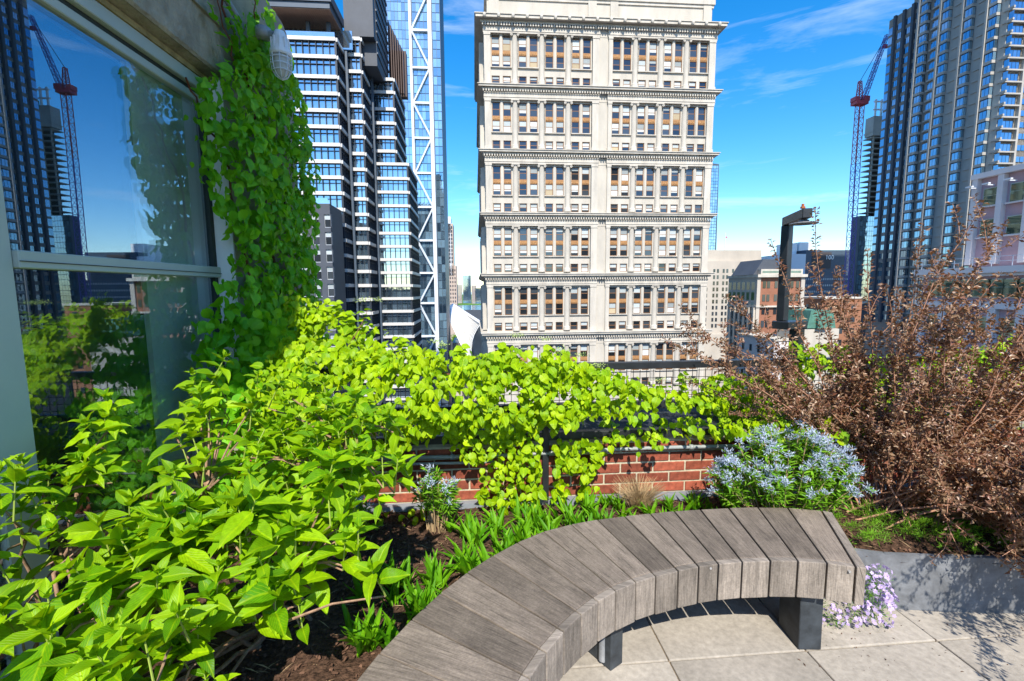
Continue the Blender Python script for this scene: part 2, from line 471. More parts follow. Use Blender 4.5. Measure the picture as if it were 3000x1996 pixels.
M_reveal = pbr('white_painted_reveal', (0.78, 0.80, 0.78), 0.8, 0.3, noise=(2, 0.1))
G_mir = None
def clearpane(name, tint, trans, refl):
    """slightly dark double glazing: mirror over see-through"""
    m = bpy.data.materials.new(name); m.use_nodes = True; t = m.node_tree; t.nodes.clear()
    o = N(t, 'ShaderNodeOutputMaterial'); g = N(t, 'ShaderNodeBsdfGlossy'); d = N(t, 'ShaderNodeBsdfTransparent'); ms = N(t, 'ShaderNodeMixShader')
    g.inputs['Color'].default_value = (*tint, 1); g.inputs['Roughness'].default_value = 0.0; d.inputs[0].default_value = (*trans, 1); ms.inputs[0].default_value = refl
    t.links.new(d.outputs[0], ms.inputs[1]); t.links.new(g.outputs[0], ms.inputs[2]); t.links.new(ms.outputs[0], o.inputs[0]); return m
G_mir = clearpane('tinted_window_pane', (0.58, 0.70, 0.82), (0.93, 0.96, 0.95), 0.33)
M_blindpanel = pbr('white_blind_panel', (0.88, 0.89, 0.86), 0.8, 0.2, noise=(1.5, 0.04))
M_paver = pbr('concrete_paver', (0.33, 0.30, 0.26), 0.9, 0.2, noise=(38, 0.2), bump=(220, 0.55, 0.0015), vary=0.06, stain=(2.2, 0.16))
M_joint = pbr('sandy_joint', (0.20, 0.155, 0.105), 0.95, noise=(60, 0.5))
M_mulch = pbr('dark_mulch', (0.075, 0.043, 0.028), 0.95, 0.15, noise=(45, 0.75), bump=(60, 1.0, 0.02))
M_chip = pbr('bark_chip', (0.105, 0.058, 0.038), 0.9, 0.15, vary=0.65)
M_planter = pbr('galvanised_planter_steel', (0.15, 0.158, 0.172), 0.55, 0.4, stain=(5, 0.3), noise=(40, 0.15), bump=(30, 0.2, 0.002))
M_brick = pbr('red_brick', (0.235, 0.062, 0.036), 0.85, 0.25, noise=(26, 0.42), bump=(120, 0.6, 0.002), vary=0.35)
M_mortar = pbr('lime_mortar', (0.46, 0.41, 0.30), 0.95, 0.15, noise=(30, 0.22), bump=(130, 0.8, 0.003))
M_coping = pbr('stone_coping', (0.27, 0.25, 0.20), 0.9, 0.2, noise=(8, 0.3), bump=(60, 0.5, 0.003))
M_roofing = pbr('black_roof_membrane', (0.022, 0.028, 0.034), 0.7, 0.4, noise=(14, 0.6))
M_flash = pbr('grey_flashing', (0.20, 0.225, 0.26), 0.6, 0.4, noise=(6, 0.2))
M_galv = pbr('galvanised_conduit', (0.26, 0.28, 0.28), 0.45, 0.5, noise=(9, 0.2))
M_bark = pbr('shrub_bark', (0.27, 0.17, 0.11), 0.85, 0.2, noise=(60, 0.4), bump=(150, 0.5, 0.002))
M_barkr = pbr('red_brown_bark', (0.34, 0.18, 0.115), 0.7, 0.35, noise=(40, 0.5))
M_twig = pbr('vine_stem', (0.17, 0.06, 0.035), 0.8, 0.25, noise=(50, 0.3))
M_green_stem = pbr('young_green_stem', (0.26, 0.34, 0.06), 0.6, 0.3)
M_straw = pbr('dry_straw', (0.38, 0.27, 0.15), 0.85, 0.2, vary=0.3)
M_screw = pbr('metal_screw', (0.55, 0.55, 0.55), 0.4, 0.5, metal=0.6)

def woodmat(name, col, amt):
    """weathered hardwood: grain runs along the piece's own UV"""
    m = bpy.data.materials.new(name); m.use_nodes = True; t = m.node_tree; b = t.nodes['Principled BSDF']
    b.inputs['Roughness'].default_value = 0.8; b.inputs['Specular IOR Level'].default_value = 0.25
    uv = N(t, 'ShaderNodeUVMap'); oi = N(t, 'ShaderNodeObjectInfo')
    add = N(t, 'ShaderNodeVectorMath', operation='ADD'); sc = N(t, 'ShaderNodeVectorMath', operation='SCALE'); sc.inputs[0].default_value = (13, 7, 5)
    t.links.new(oi.outputs['Random'], sc.inputs['Scale']); t.links.new(uv.outputs[0], add.inputs[0]); t.links.new(sc.outputs[0], add.inputs[1])
    def noise(scale, det, dist=0.0):
        mp_ = N(t, 'ShaderNodeMapping'); mp_.inputs['Scale'].default_value = scale
        n = N(t, 'ShaderNodeTexNoise'); n.inputs['Scale'].default_value = 1; n.inputs['Detail'].default_value = det; n.inputs['Roughness'].default_value = 0.68; n.inputs['Distortion'].default_value = dist
        t.links.new(add.outputs[0], mp_.inputs[0]); t.links.new(mp_.outputs[0], n.inputs['Vector']); return n
    fine = noise((9, 260, 1), 6, 0.3); mid = noise((3.5, 32, 1), 4, 1.2); blot = noise((6, 9, 1), 6, 0.6)
    cr_ = N(t, 'ShaderNodeValToRGB'); e = cr_.color_ramp.elements
    e[0].position = 0.30; e[0].color = (col[0] * (1 - amt), col[1] * (1 - amt), col[2] * (1 - amt), 1)
    e[1].position = 0.72; e[1].color = (col[0] * (1 + amt), col[1] * (1 + amt * 0.98), col[2] * (1 + amt * 0.9), 1)
    a = N(t, 'ShaderNodeMath', operation='MULTIPLY'); a.inputs[1].default_value = 0.42
    bb = N(t, 'ShaderNodeMath', operation='MULTIPLY_ADD'); bb.inputs[1].default_value = 0.25
    cc = N(t, 'ShaderNodeMath', operation='MULTIPLY_ADD'); cc.inputs[1].default_value = 0.33
    t.links.new(fine.outputs['Fac'], a.inputs[0]); t.links.new(mid.outputs['Fac'], bb.inputs[0]); t.links.new(a.outputs[0], bb.inputs[2])
    t.links.new(blot.outputs['Fac'], cc.inputs[0]); t.links.new(bb.outputs[0], cc.inputs[2]); t.links.new(cc.outputs[0], cr_.inputs[0])
    crk = noise((5, 190, 1), 3, 0.6); sp = noise((120, 120, 1), 2)
    ck = N(t, 'ShaderNodeMapRange'); ck.inputs[1].default_value = 0.60; ck.inputs[2].default_value = 0.68; ck.inputs[3].default_value = 1.0; ck.inputs[4].default_value = 0.45
    sk = N(t, 'ShaderNodeMapRange'); sk.inputs[1].default_value = 0.35; sk.inputs[2].default_value = 0.65; sk.inputs[3].default_value = 0.86; sk.inputs[4].default_value = 1.12
    t.links.new(crk.outputs['Fac'], ck.inputs[0]); t.links.new(sp.outputs['Fac'], sk.inputs[0])
    mm1 = N(t, 'ShaderNodeMath', operation='MULTIPLY'); t.links.new(ck.outputs[0], mm1.inputs[0]); t.links.new(sk.outputs[0], mm1.inputs[1])
    mrr = N(t, 'ShaderNodeMapRange'); mrr.inputs[3].default_value = 0.74; mrr.inputs[4].default_value = 1.24
    t.links.new(oi.outputs['Random'], mrr.inputs[0])
    h = N(t, 'ShaderNodeHueSaturation'); mr = N(t, 'ShaderNodeMath', operation='MULTIPLY'); t.links.new(mm1.outputs[0], mr.inputs[1])
    t.links.new(mrr.outputs[0], mr.inputs[0]); t.links.new(mr.outputs[0], h.inputs['Value']); t.links.new(cr_.outputs[0], h.inputs['Color']); t.links.new(h.outputs[0], b.inputs['Base Color'])
    bp = N(t, 'ShaderNodeBump'); bp.inputs['Strength'].default_value = 0.6; bp.inputs['Distance'].default_value = 0.002
    t.links.new(fine.outputs['Fac'], bp.inputs['Height']); t.links.new(bp.outputs[0], b.inputs['Normal'])
    return m
M_plank = woodmat('weathered_hardwood', (0.165, 0.137, 0.116), 0.82)
M_plankf = woodmat('weathered_hardwood_end', (0.235, 0.203, 0.178), 0.85)

L_hyd = leafmat('shrub_leaf', (0.06, 0.22, 0.002), (0.28, 0.49, 0.003), (0.40, 0.62, 0.004), 0.34, 0.24, 9, 0.4, 0.45)
L_vine = leafmat('vine_leaf_sunny', (0.13, 0.31, 0.002), (0.36, 0.53, 0.002), (0.46, 0.62, 0.003), 0.30, 0.24, 7, 0.35, 0.42)
L_vined = leafmat('vine_leaf_shade', (0.07, 0.31, 0.006), (0.22, 0.56, 0.010), (0.36, 0.74, 0.01), 0.38, 0.35, 7, 0.25, 0.45)  # sunny and shade copies of one leaf, light put into their colours
L_strap = leafmat('strap_leaf', (0.05, 0.20, 0.004), (0.15, 0.36, 0.006), (0.25, 0.48, 0.01), 0.3, 0.2, 0, 0, 0.5)
L_nine = leafmat('bronze_leaf', (0.19, 0.075, 0.045), (0.36, 0.25, 0.15), (0.34, 0.13, 0.03), 0.25, 0.6, 0, 0, 0.38)
L_fern = leafmat('feathery_leaf', (0.10, 0.28, 0.012), (0.20, 0.40, 0.02), (0.3, 0.5, 0.03), 0.3, 0.3, 0, 0, 0.5)
L_star = leafmat('blue_star_petal', (0.36, 0.44, 0.58), (0.58, 0.65, 0.78), (0.4, 0.5, 0.8), 0.3, 0.2, 0, 0, 0.6)
L_phlox = leafmat('lilac_petal', (0.48, 0.36, 0.66), (0.66, 0.55, 0.80), (0.6, 0.5, 0.8), 0.3, 0.2, 0, 0, 0.6)
L_bud = leafmat('pale_green_bud', (0.42, 0.55, 0.16), (0.55, 0.66, 0.25), (0.5, 0.6, 0.2), 0.3, 0.2, 0, 0, 0.6)
L_tree = leafmat('far_tree_leaf', (0.10, 0.22, 0.02), (0.2, 0.36, 0.03), (0.3, 0.45, 0.03), 0.3, 0.2, 0, 0, 0.6)

# ------------------------------------------------------------------ facade helpers (grid coordinates)
class FB:
    """mesh builder on a facade: face F looks towards the terrace, R looks right, L looks left; o = distance proud of the plane"""
    def __init__(s, root, face, fixed):
        s.u0, s.v0 = root['_u'], root['_v']; s.zb = root.location.z; s.face, s.fixed, s.m = face, fixed, MB()
    def conv(s, a0, a1, o0, o1, z0, z1):
        if s.face == 'F': b = (a0, a1, s.fixed - o1, s.fixed - o0)
        elif s.face == 'R': b = (s.fixed + o0, s.fixed + o1, a0, a1)
        else: b = (s.fixed - o1, s.fixed - o0, a0, a1)
        return b[0] - s.u0, b[1] - s.u0, b[2] - s.v0, b[3] - s.v0, z0 - s.zb, z1 - s.zb
    def box(s, a0, a1, o0, o1, z0, z1):
        s.m.box(*s.conv(a0, a1, o0, o1, z0, z1)); return s
    def build(s, name, mats, root, **kw):
        return s.m.build(name, mats, root, **kw)

_cache = {}
def boxpart(root, face, fixed, a0, a1, o0, o1, z0, z1, name, mat, parent=None):
    """one box as its own object; equal sizes share a mesh"""
    f = FB(root, face, fixed); x0, x1, y0, y1, zz0, zz1 = f.conv(a0, a1, o0, o1, z0, z1)
    if x0 > x1: x0, x1 = x1, x0
    if y0 > y1: y0, y1 = y1, y0
    key = (name, mat.name, round(x1 - x0, 3), round(y1 - y0, 3), round(zz1 - zz0, 3))
    if key not in _cache:
        _cache[key] = MB().box(0, x1 - x0, 0, y1 - y0, 0, zz1 - zz0).mesh(name, mat)
    o = obj(name, _cache[key], parent or root, (x0, y0, zz0))
    if parent is not None and parent is not root:
        o.location = Vector((x0, y0, zz0)) - parent.location
    return o

def panes(root, face, fixed, cells, mat, nparts=300, name='pane', o0=-0.35, o1=-0.30):
    """cells (a0,a1,z0,z1): the first nparts as parts, the rest joined"""
    for c in cells[:nparts]:
        boxpart(root, face, fixed, c[0], c[1], o0, o1, c[2], c[3], name, mat)
    if len(cells) > nparts:
        f = FB(root, face, fixed)
        for c in cells[nparts:]: f.box(c[0], c[1], o0, o1, c[2], c[3])
        f.build(name + 's', mat, root, kind='stuff')

def curtain(root, face, fixed, a0, a1, bands, bh, pw, mg, nparts, mb=None, out=0.35, mull=0.09, core=None):
    """floors of glass between projecting white bands; bands = tops of the bands from high to low"""
    mb = mb or M_band
    cells = []; mu = FB(root, face, fixed)
    for i, zt in enumerate(bands):
        if i < nparts or True:
            boxpart(root, face, fixed, a0, a1, -0.3, out, zt - bh, zt, 'spandrel_band', mb)
        mu.box(a0, a1, -0.28, 0.10, zt - bh - 0.07, zt - bh - 0.004)
        if i + 1 < len(bands):
            z1, z0 = zt - bh, bands[i + 1]
            n = max(1, int(round((a1 - a0) / pw))); w = (a1 - a0) / n
            tz = z0 + (z1 - z0) * 0.70
            for k in range(n):
                cells.append((a0 + k * w + mull / 2, a0 + (k + 1) * w - mull / 2, z0 + 0.01, tz - 0.03))
                cells.append((a0 + k * w + mull / 2, a0 + (k + 1) * w - mull / 2, tz + 0.03, z1 - 0.06))
                mu.box(a0 + k * w - mull / 2, a0 + k * w + mull / 2, -0.3, 0.12, z0, z1 - 0.08)
            mu.box(a0, a1, -0.3, 0.05, tz - 0.03, tz + 0.03)
            mu.box(a1 - mull, a1, -0.3, 0.11, z0, z1 - 0.08)
    mu.build('mullions', M_dark, root, kind='stuff')
    panes(root, face, fixed, cells, mg, nparts, 'pane')
# ================================================================== THE CITY
ST = -62.0
g = MB(); g.poly([(-6000, -1500, ST), (6000, -1500, ST), (6000, 1500, ST), (-6000, 1500, ST)]); g.build('street_ground', M_asph, kind='structure')
g = MB(); g.poly([(-9000, 1501, ST - 2), (9000, 1501, ST - 2), (9000, 16000, ST - 2), (-9000, 16000, ST - 2)]); g.build('river_water', M_water, kind='structure')
g = MB(); g.box(-6000, 6000, 2100, 7000, ST - 3, ST + 2); g.build('far_shore', L_tree, kind='structure')

# ---- the limestone office tower in the middle
root = bld('limestone_tower', 'tall white limestone office tower with rows of ionic columns and brown windows', 2.0, 84.73, ST)
V0 = 84.73
CZ = [48.6, 37.4, 26.45, 15.5, 4.6, -6.25, -17.2]
f = FB(root, 'F', V0)
f.box(2.3, 44.2, -34, -0.9, ST, 48.3); f.build('wall', M_stone, root)
f = FB(root, 'F', V0); f.box(2.0, 44.5, -33, -1.0 + 0.9, ST, -17.3); f.build('base_wall', M_stone, root)
f = FB(root, 'F', V0)
f.box(2.9, 43.6, -33, -0.7, 48.5, 56); f.box(3.2, 5.0, -0.7, -0.45, 49.2, 54.5); f.box(20.8, 22.3, -0.7, -0.45, 49.2, 54.5); f.box(24.8, 26.2, -0.7, -0.45, 49.2, 54.5); f.box(41.9, 43.4, -0.7, -0.45, 49.2, 54.5)
f.build('parapet_wall', M_stone, root)
f = FB(root, 'F', V0); f.box(2.5, 44.0, -33.5, -0.3, 52.3, 53.1); f.box(2.7, 43.8, -33.2, -0.5, 51.8, 52.28); f.build('ledge', M_stone2, root)
LB = [3.62 + 4.777 * k for k in range(4)]; RB = [25.35 + 4.74 * k for k in range(4)]
def win_mesh(w, h):
    """sash frame round an opening w by h, hung at its lower left front corner"""
    m = MB(); t = 0.09
    m.box(0, t, 0, 0.16, 0, h); m.box(w - t, w, 0, 0.16, 0, h); m.box(t, w - t, 0.002, 0.158, h - t, h); m.box(t, w - t, 0.002, 0.158, 0, t); m.box(t, w - t, 0.04, 0.14, h * 0.5 - 0.05, h * 0.5 + 0.05)
    return m.mesh('window', M_wood)
def pane_meshes(w, h):
    out = []
    iw = w - 0.18; ih = h * 0.5 - 0.14
    for bl, bm in ((0, None), (1.0, M_blind), (0.55, M_blind), (1.0, M_blindw), (0.5, M_blindw), (1.0, M_blindt), (0.3, M_blindw)):
        m = MB(); m.k = 0
        if bl < 1: m.box(0, iw, 0, 0.03, 0, ih * (1 - bl) - (0.002 if bl else 0))
        if bl > 0:
            m.k = 1; m.box(0, iw, 0.0, 0.03, ih * (1 - bl), ih)
        out.append(m.mesh('pane', [G_win, bm or M_blind]))
    return out
WSZ = {'up': (1.40, 2.33), 'lo': (1.40, 2.03), 'sm': (1.34, 1.5)}
WM = {k: (win_mesh(*s), pane_meshes(*s)) for k, s in WSZ.items()}
pr_ = random.Random(5)
def put_window(kind, a, z):
    o = obj('window', WM[kind][0], root, (a - root['_u'], V0 + 0.72 - 0.16 - root['_v'] , z - ST))
    w, h = WSZ[kind]; r = pr_.random()
    if r < 0.34: up, lo = 0, 0
    elif r < 0.52: up, lo = 1, 0
    elif r < 0.66: up, lo = 2, 0
    elif r < 0.80: up, lo = 1, 4
    elif r < 0.90: up, lo = 1, 3
    elif r < 0.93: up, lo = 1, 5
    else: up, lo = 3, 6
    obj('pane', WM[kind][1][up], o, (0.09, 0.09, h * 0.5 + 0.05)); obj('pane', WM[kind][1][lo], o, (0.09, 0.06, 0.09))
col_m = MB()
col_m.lathe([(0.66, 0), (0.66, 0.35), (0.60, 0.4), (0.62, 0.55), (0.52, 0.68), (0.50, 0.8), (0.485, 4), (0.45, 7.9), (0.50, 8.0), (0.5, 8.15)], n=14)
col_m.box(-0.72, 0.72, -0.62, 0.3, 8.15, 8.32)
for sx in (-1, 1):
    col_m.tube([(sx * 0.56, -0.55, 8.0), (sx * 0.56, 0.3, 8.0)], 0.24, 10)
    col_m.tube([(sx * 0.56, -0.60, 8.0), (sx * 0.56, -0.55, 8.0)], 0.1, 8)
col_me = col_m.mesh('column', M_stone2)
for gi in range(len(CZ) - 1):
    zt, zb = CZ[gi], CZ[gi + 1]
    z = lambda k: zb + k
    k8 = (zt - zb) / 10.95
    for side, bays in ((0, LB), (1, RB)):
        w_all = FB(root, 'F', V0)
        e0, e1 = bays[0] - 0.22, bays[-1] + 3.58
        # wall between openings, recessed 0.45 behind the pilasters
        w_all.box(e0, e1, -0.9, -0.42, z(0.0), z(0.28)); w_all.box(e0, e1, -0.9, -0.42, z(1.78), z(3.12)); w_all.box(e0, e1, -0.9, -0.42, z(8.32 * k8), z(8.62))
        for b in bays:
            bw = 3.36
            for s0, s1 in ((b - 0.22, b), (b + 1.40, b + 1.96), (b + bw, b + bw + (1.42 if b != bays[-1] else 0.22))):
                w_all.box(s0, s1, -0.9, -0.425, z(0.28), z(1.78)); w_all.box(s0, s1, -0.9, -0.425, z(3.12), z(8.32 * k8))
            w_all.box(b + 1.52, b + 1.84, -0.42, -0.30, z(3.3), z(8.6))
        w_all.build('bay_wall', M_stone, root)
        for b in bays:
            for q in (0, 1):
                a = b + q * 1.96
                put_window('sm', a + 0.03, z(0.28)); put_window('lo', a, z(3.25)); put_window('up', a, z(5.97))
                s = FB(root, 'F', V0); s.box(a, a + 1.4, -0.9, -0.52, z(5.28), z(5.97))
                for t_ in range(4): s.box(a + 0.1 + t_ * 0.32, a + 0.32 + t_ * 0.32, -0.52, -0.45, z(5.42), z(5.84))
                s.build('spandrel_panel', M_spandrel, root)
            s = FB(root, 'F', V0); s.box(b - 0.18, b + 3.54, -0.42, -0.12, z(3.05), z(3.2)); s.build('sill', M_stone2, root)
        for i in range(3):
            cx = (bays[i] + 3.36 + bays[i + 1]) / 2
            obj('column', col_me, root, (cx - root['_u'], V0 + 0.42 - root['_v'], z(0.3) - ST)).scale.z = (8.6 * k8 - 0.3) / 8.32
    pil = [(2.3, 3.38), (21.6, 22.75), (24.5, 25.2), (43.05, 44.25)]
    for p0, p1 in pil:
        s = FB(root, 'F', V0); s.box(p0, p1, -0.9, 0, z(0.3), z(8.62)); s.box(p0 - 0.08, p1 + 0.08, -0.85, 0.12, z(0.0), z(0.7)); s.box(p0 - 0.06, p1 + 0.06, -0.85, 0.08, z(8.3), z(8.63)); s.build('pilaster', M_stone2, root)
    s = FB(root, 'F', V0); s.box(22.75, 24.5, -0.9, -0.3, z(0), z(8.62)); s.build('center_panel', M_stone, root)
    for q0, q1 in ((2.15, 22.9), (24.35, 44.4)):
        s = FB(root, 'F', V0)
        s.box(q0, q1, -0.9, 0.08, z(8.63), zt - 1.15); s.box(q0 - 0.02, q1 + 0.02, -0.9, 0.16, z(8.95), z(9.05)); s.box(q0 - 0.1, q1 + 0.1, -0.9, 0.2, zt - 1.3, zt - 1.16)
        s.build('frieze', M_stone2, root)
    big = 1.35 if gi == 0 else 1.0
    s = FB(root, 'F', V0); s.box(22.88, 24.37, -0.9, -0.25, z(8.62), zt - 0.5); s.build('center_frieze', M_stone, root)
    ov = 0.95 * big
    s = FB(root, 'F', V0)
    s.box(2.0 - 0.25, 44.8, -34.6, 0.35, zt - 0.75 * big, zt - 0.45 * big); s.box(2.0 - ov + 0.2, 44.5 + ov - 0.2, -34.8, ov - 0.15, zt - 0.45 * big + 0.002, zt - 0.13); s.box(2.0 - ov, 44.5 + ov, -35, ov, zt - 0.128, zt)
    s.build('cornice', M_stone2, root)
    s = FB(root, 'F', V0)
    n = 92
    for i in range(n):
        a = 2.0 + 42.5 * i / n
        s.box(a, a + 0.24, 0.2, 0.48, zt - 1.12 * big, zt - 0.76 * big)
    s.build('dentils', M_stone2, root, kind='stuff')
    if gi == 0:
        hd = MB().lathe([(0.05, -0.42), (0.2, -0.3), (0.28, -0.05), (0.25, 0.2), (0.1, 0.34)], n=8).mesh('lion_head', M_stone2)
        for i in range(18):
            obj('lion_head', hd, root, (2.4 - root['_u'] + i * 2.45, V0 - ov - 0.12 - root['_v'], zt - 0.42 - ST))
# side facing the gap: piers and cornices already return; add its window bays
s = FB(root, 'L', 2.3); cells = []
for zt in CZ[1:]:
    for j in range(6):
        for k in (0.4, 3.3, 6.0):
            cells.append((86.5 + j * 5, 88.2 + j * 5, zt + k, zt + k + 1.9))
        s.box(88.6 + j * 5, 89.6 + j * 5, 0, 0.8, zt + 0.2, zt + 8.9)
s.build('side_pilasters', M_stone2, root, kind='stuff')
panes(root, 'L', 2.3, cells, G_win, 0, 'side_pane', 0.02, 0.06)

# ---- banded glass tower at the left, in four steps
root = bld('banded_glass_tower', 'stepped glass tower with white floor bands and a roof terrace under a deep canopy', -42, 100, ST)
BZ = [51.97, 48.6, 44.8, 41.6, 38.35, 35.2, 31.7, 28.4, 25.25, 22.1, 18.8]
while BZ[-1] > -32: BZ.append(BZ[-1] - 3.12)
HB = [63.5, 60.2, 57.0, 54.0] + BZ[1:]
f = FB(root, 'F', 100); f.box(-46, -27.2, -4.2, -0.36, ST, 51.9); f.build('core_wall', M_navy, root)
f = FB(root, 'F', 106); f.box(-46, -23.76, -10, -0.36, ST, 53.9); f.build('core_wall', M_navy, root)
f = FB(root, 'F', 116); f.box(-46, -18.7, -18, -0.36, 30, 51.3); f.build('core_wall', M_navy, root)
f = FB(root, 'F', 114); f.box(-46, -15.8, -20, -0.36, ST, 31.4); f.build('core_wall', M_navy, root)
curtain(root, 'F', 100, -40, -26.9, BZ[:13], 0.70, 1.31, G_cw, 260)
curtain(root, 'R', -26.9, 100, 105.6, BZ, 0.70, 1.3, G_cw, 20)
curtain(root, 'F', 100, -31, -26.9, BZ[12:], 0.70, 1.31, G_cw, 20)
curtain(root, 'F', 106, -26.5, -23.4, [51.9 + 3.3] + BZ, 0.70, 1.2, G_cw, 40)
curtain(root, 'R', -23.4, 106, 112.5, [51.9 + 3.3] + BZ, 0.70, 1.3, G_cw, 0)
CZ2 = [z_ for z_ in [51.48] + BZ[1:] if z_ > 30]
curtain(root, 'F', 116, -24.5, -18.34, CZ2, 0.70, 1.2, G_cw, 60)
curtain(root, 'R', -18.34, 116, 133, CZ2, 0.70, 1.3, G_cw, 0)
DZ = [z_ for z_ in BZ if z_ < 31.8]
curtain(root, 'F', 114, -22.5, -15.35, DZ, 0.66, 1.2, G_cw, 110)
curtain(root, 'R', -15.35, 114, 131, DZ, 0.66, 1.3, G_cw, 0)
for (fx, fv0, fv1, zt) in ((-26.3, 103.9, 104.9, 55), (-22.9, 112.4, 113.4, 57)):
    m = MB(); m.box(fx - 0.1 - root['_u'], fx + 0.35 - root['_u'], fv0 + 0.8 - root['_v'], fv1 + 0.4 - root['_v'], 0, zt - ST); m.build('dark_fin', M_navy, root)
m = FB(root, 'F', 106); m.box(-26.6, -20.5, -8, 0.1, 55.4, 66); m.build('penthouse_wall', M_greypanel, root)
m = FB(root, 'R', -20.4)
m.box(108, 122, -3, 0, 50.5, 74); m.build('louvre_wall', M_greypanel, root)
m = FB(root, 'R', -20.4)
for i in range(9): m.box(108, 122, 0, 0.25, 53 + i * 2.2, 53.35 + i * 2.2)
m.build('louvres', M_navy, root, kind='stuff')
m = FB(root, 'F', 123)
for i in range(7): m.box(-20.4 + i * 0.55, -20.15 + i * 0.55, -2, 0, 51, 68 - i * 1.1)
m.box(-20.4, -16.4, -4, -2, 51, 62); m.build('brown_screen', pbr('brown_metal_screen', (0.07, 0.04, 0.035), 0.6), root)
m = FB(root, 'F', 97.0); m.box(-52, -26.6, -9, 0, 57.0, 58.6); m.build('canopy_roof', M_navy, root)
m = FB(root, 'F', 97.3); m.box(-52, -27.0, -9, 0, 55.9, 56.98); m.build('canopy_fascia', M_navy, root)
m = FB(root, 'F', 97.4)
for i in range(60): m.box(-51.9 + i * 0.415, -51.9 + i * 0.415 + 0.385, -8.8, -0.1, 55.75, 55.89)
m.build('soffit_boards', M_soffit, root, kind='stuff')
for a in (-33.0, -29.0): boxpart(root, 'F', 101.5, a, a + 0.7, -0.6, 0, 52, 55.7, 'terrace_column', M_navy)
m = FB(root, 'F', 104.5); m.box(-46, -24.7, -0.3, 0, 52, 55.7); m.build('terrace_glass', G_cw, root)
m = FB(root, 'F', 99.8); m.box(-46, -27, -0.05, 0, 52, 52.9); m.build('terrace_railing', G_cw, root)

# ---- charcoal building in front of it
root = bld('charcoal_building', 'low charcoal panelled building with narrow upright windows in front of the banded glass tower', -36, 90, ST)
m = FB(root, 'F', 90); m.box(-40, -26.7, -8, -0.4, ST, 17.85); m.build('wall', M_greypanel, root)
m = FB(root, 'F', 90)
cols_ = [-39.2 + 2.28 * k for k in range(6)]
rows_ = [13.5 - 3.22 * k for k in range(14)]
zp = 17.85
for r_ in rows_:
    m.box(-40, -26.7, -0.39, 0, r_ + 2.4, zp); zp = r_
    for i, c_ in enumerate(cols_): m.box((cols_[i - 1] + 1.25) if i else -40, c_, -0.39, -0.002, r_ + 0.001, r_ + 2.399)
    m.box(cols_[-1] + 1.25, -26.7, -0.39, -0.002, r_ + 0.001, r_ + 2.399)
m.build('panel_face', M_greypanel, root)
wm = MB(); wm.k = 0; wm.box(0, 1.25, 0, 0.1, 0, 2.4); wm.k = 1; wm.box(0.05, 1.2, -0.02, 0, 0.1, 1.5); wm.k = 2; wm.box(0.05, 1.2, -0.02, 0, 1.6, 2.33)
wme = wm.mesh('window', [M_steel, G_win, M_blind])
for r_ in rows_:
    for c_ in cols_: obj('window', wme, root, (c_ - root['_u'], 0.25, r_ - ST))
m = FB(root, 'F', 90); m.box(-36, -27, -0.1, -0.05, 17.86, 18.9); m.build('roof_railing', G_blue, root)

# ---- blue glass skyscraper with white bracing
root = bld('braced_skyscraper', 'blue glass skyscraper with a white zigzag steel brace up its face', -25, 210, ST)
f = FB(root, 'F', 210); f.box(-48, -12.9, -30, -0.5, ST, 150); f.build('core_wall', M_navy, root)
def grid_cells(a0, a1, z0, z1, w, h, ga, gz, order_top=True):
    out_ = []; n = int(round((a1 - a0) / w)); k = int(round((z1 - z0) / h)); w = (a1 - a0) / n; h = (z1 - z0) / k
    for j in range(k):
        for i in range(n): out_.append((a0 + i * w + ga, a0 + (i + 1) * w - ga, z0 + j * h + gz, z0 + (j + 1) * h - gz))
    return out_
cells = grid_cells(-16.2, -12.95, -34, 148, 1.6, 3.66, 0.07, 0.14) + grid_cells(-24.6, -18.2, -34, 148, 1.6, 3.66, 0.07, 0.14)
pr_.shuffle(cells)
panes(root, 'F', 210, cells, G_blue, 290, 'pane', -0.4, -0.3)
panes(root, 'F', 210, grid_cells(-48, -26, -34, 148, 1.5, 3.66, 0.07, 0.10), G_blue, 0, 'wing_pane', -0.4, -0.3)
for a, w in ((-25.9, 1.0), (-18.0, 1.5)): boxpart(root, 'F', 210, a, a + w, -0.5, 1.0, ST, 150, 'steel_column', M_steel)
HZ = [140.6, 126, 111.3, 96.3, 82, 67.5, 52.8, 38.3, 23.8, 9.5, -4, -19, -33]
for i, h_ in enumerate(HZ):
    boxpart(root, 'F', 210, -24.8, -18.1, -0.3, 0.9, h_ - 0.4, h_ + 0.4, 'steel_beam', M_steel)
    if i + 1 < len(HZ):
        zb_, x0_, x1_ = HZ[i + 1], -25.0, -17.6
        p, q = ((x0_, zb_), (x1_, h_)) if i % 2 else ((x0_, h_), (x1_, zb_))
        mm = MB(); mm.bar((p[0] - root['_u'], -0.7, p[1] - ST), (q[0] - root['_u'], -0.7, q[1] - ST), 0.62); mm.build('steel_brace', M_steel, root)

# ---- far tan towers by the river, New Jersey behind, the ribbed hall
k_ = 600 / 420.
root = bld('granite_tower', 'slim tan tower with square windows stepping back towards its pale top', -25, 600, ST)
for (u0, u1, z1, nm, mt) in ((-44, -16 * k_, 24, 'lower_block', M_tan), (-44, -18.3 * k_, 61, 'middle_block', M_tan), (-44, -20.2 * k_, 67, 'upper_block', M_steel), (-44, -24.6 * k_, 73.2, 'crown', G_blue)):
    f = FB(root, 'F', 600); f.box(u0 - 10, u1, -30, -0.3, ST if nm == 'lower_block' else 20, 1.6 + (z1 - 1.6) * k_); f.build(nm, mt, root)
c1 = grid_cells(-50, -16 * k_ - 0.6, -40, 30, 3.1, 4.9, 0.8, 1.25); c2 = grid_cells(-50, -18.3 * k_ - 0.5, 36, 84, 3.0, 5.0, 0.55, 0.8)
panes(root, 'F', 600, c1 + c2, M_dark, 0, 'window', -0.29, 0.05)
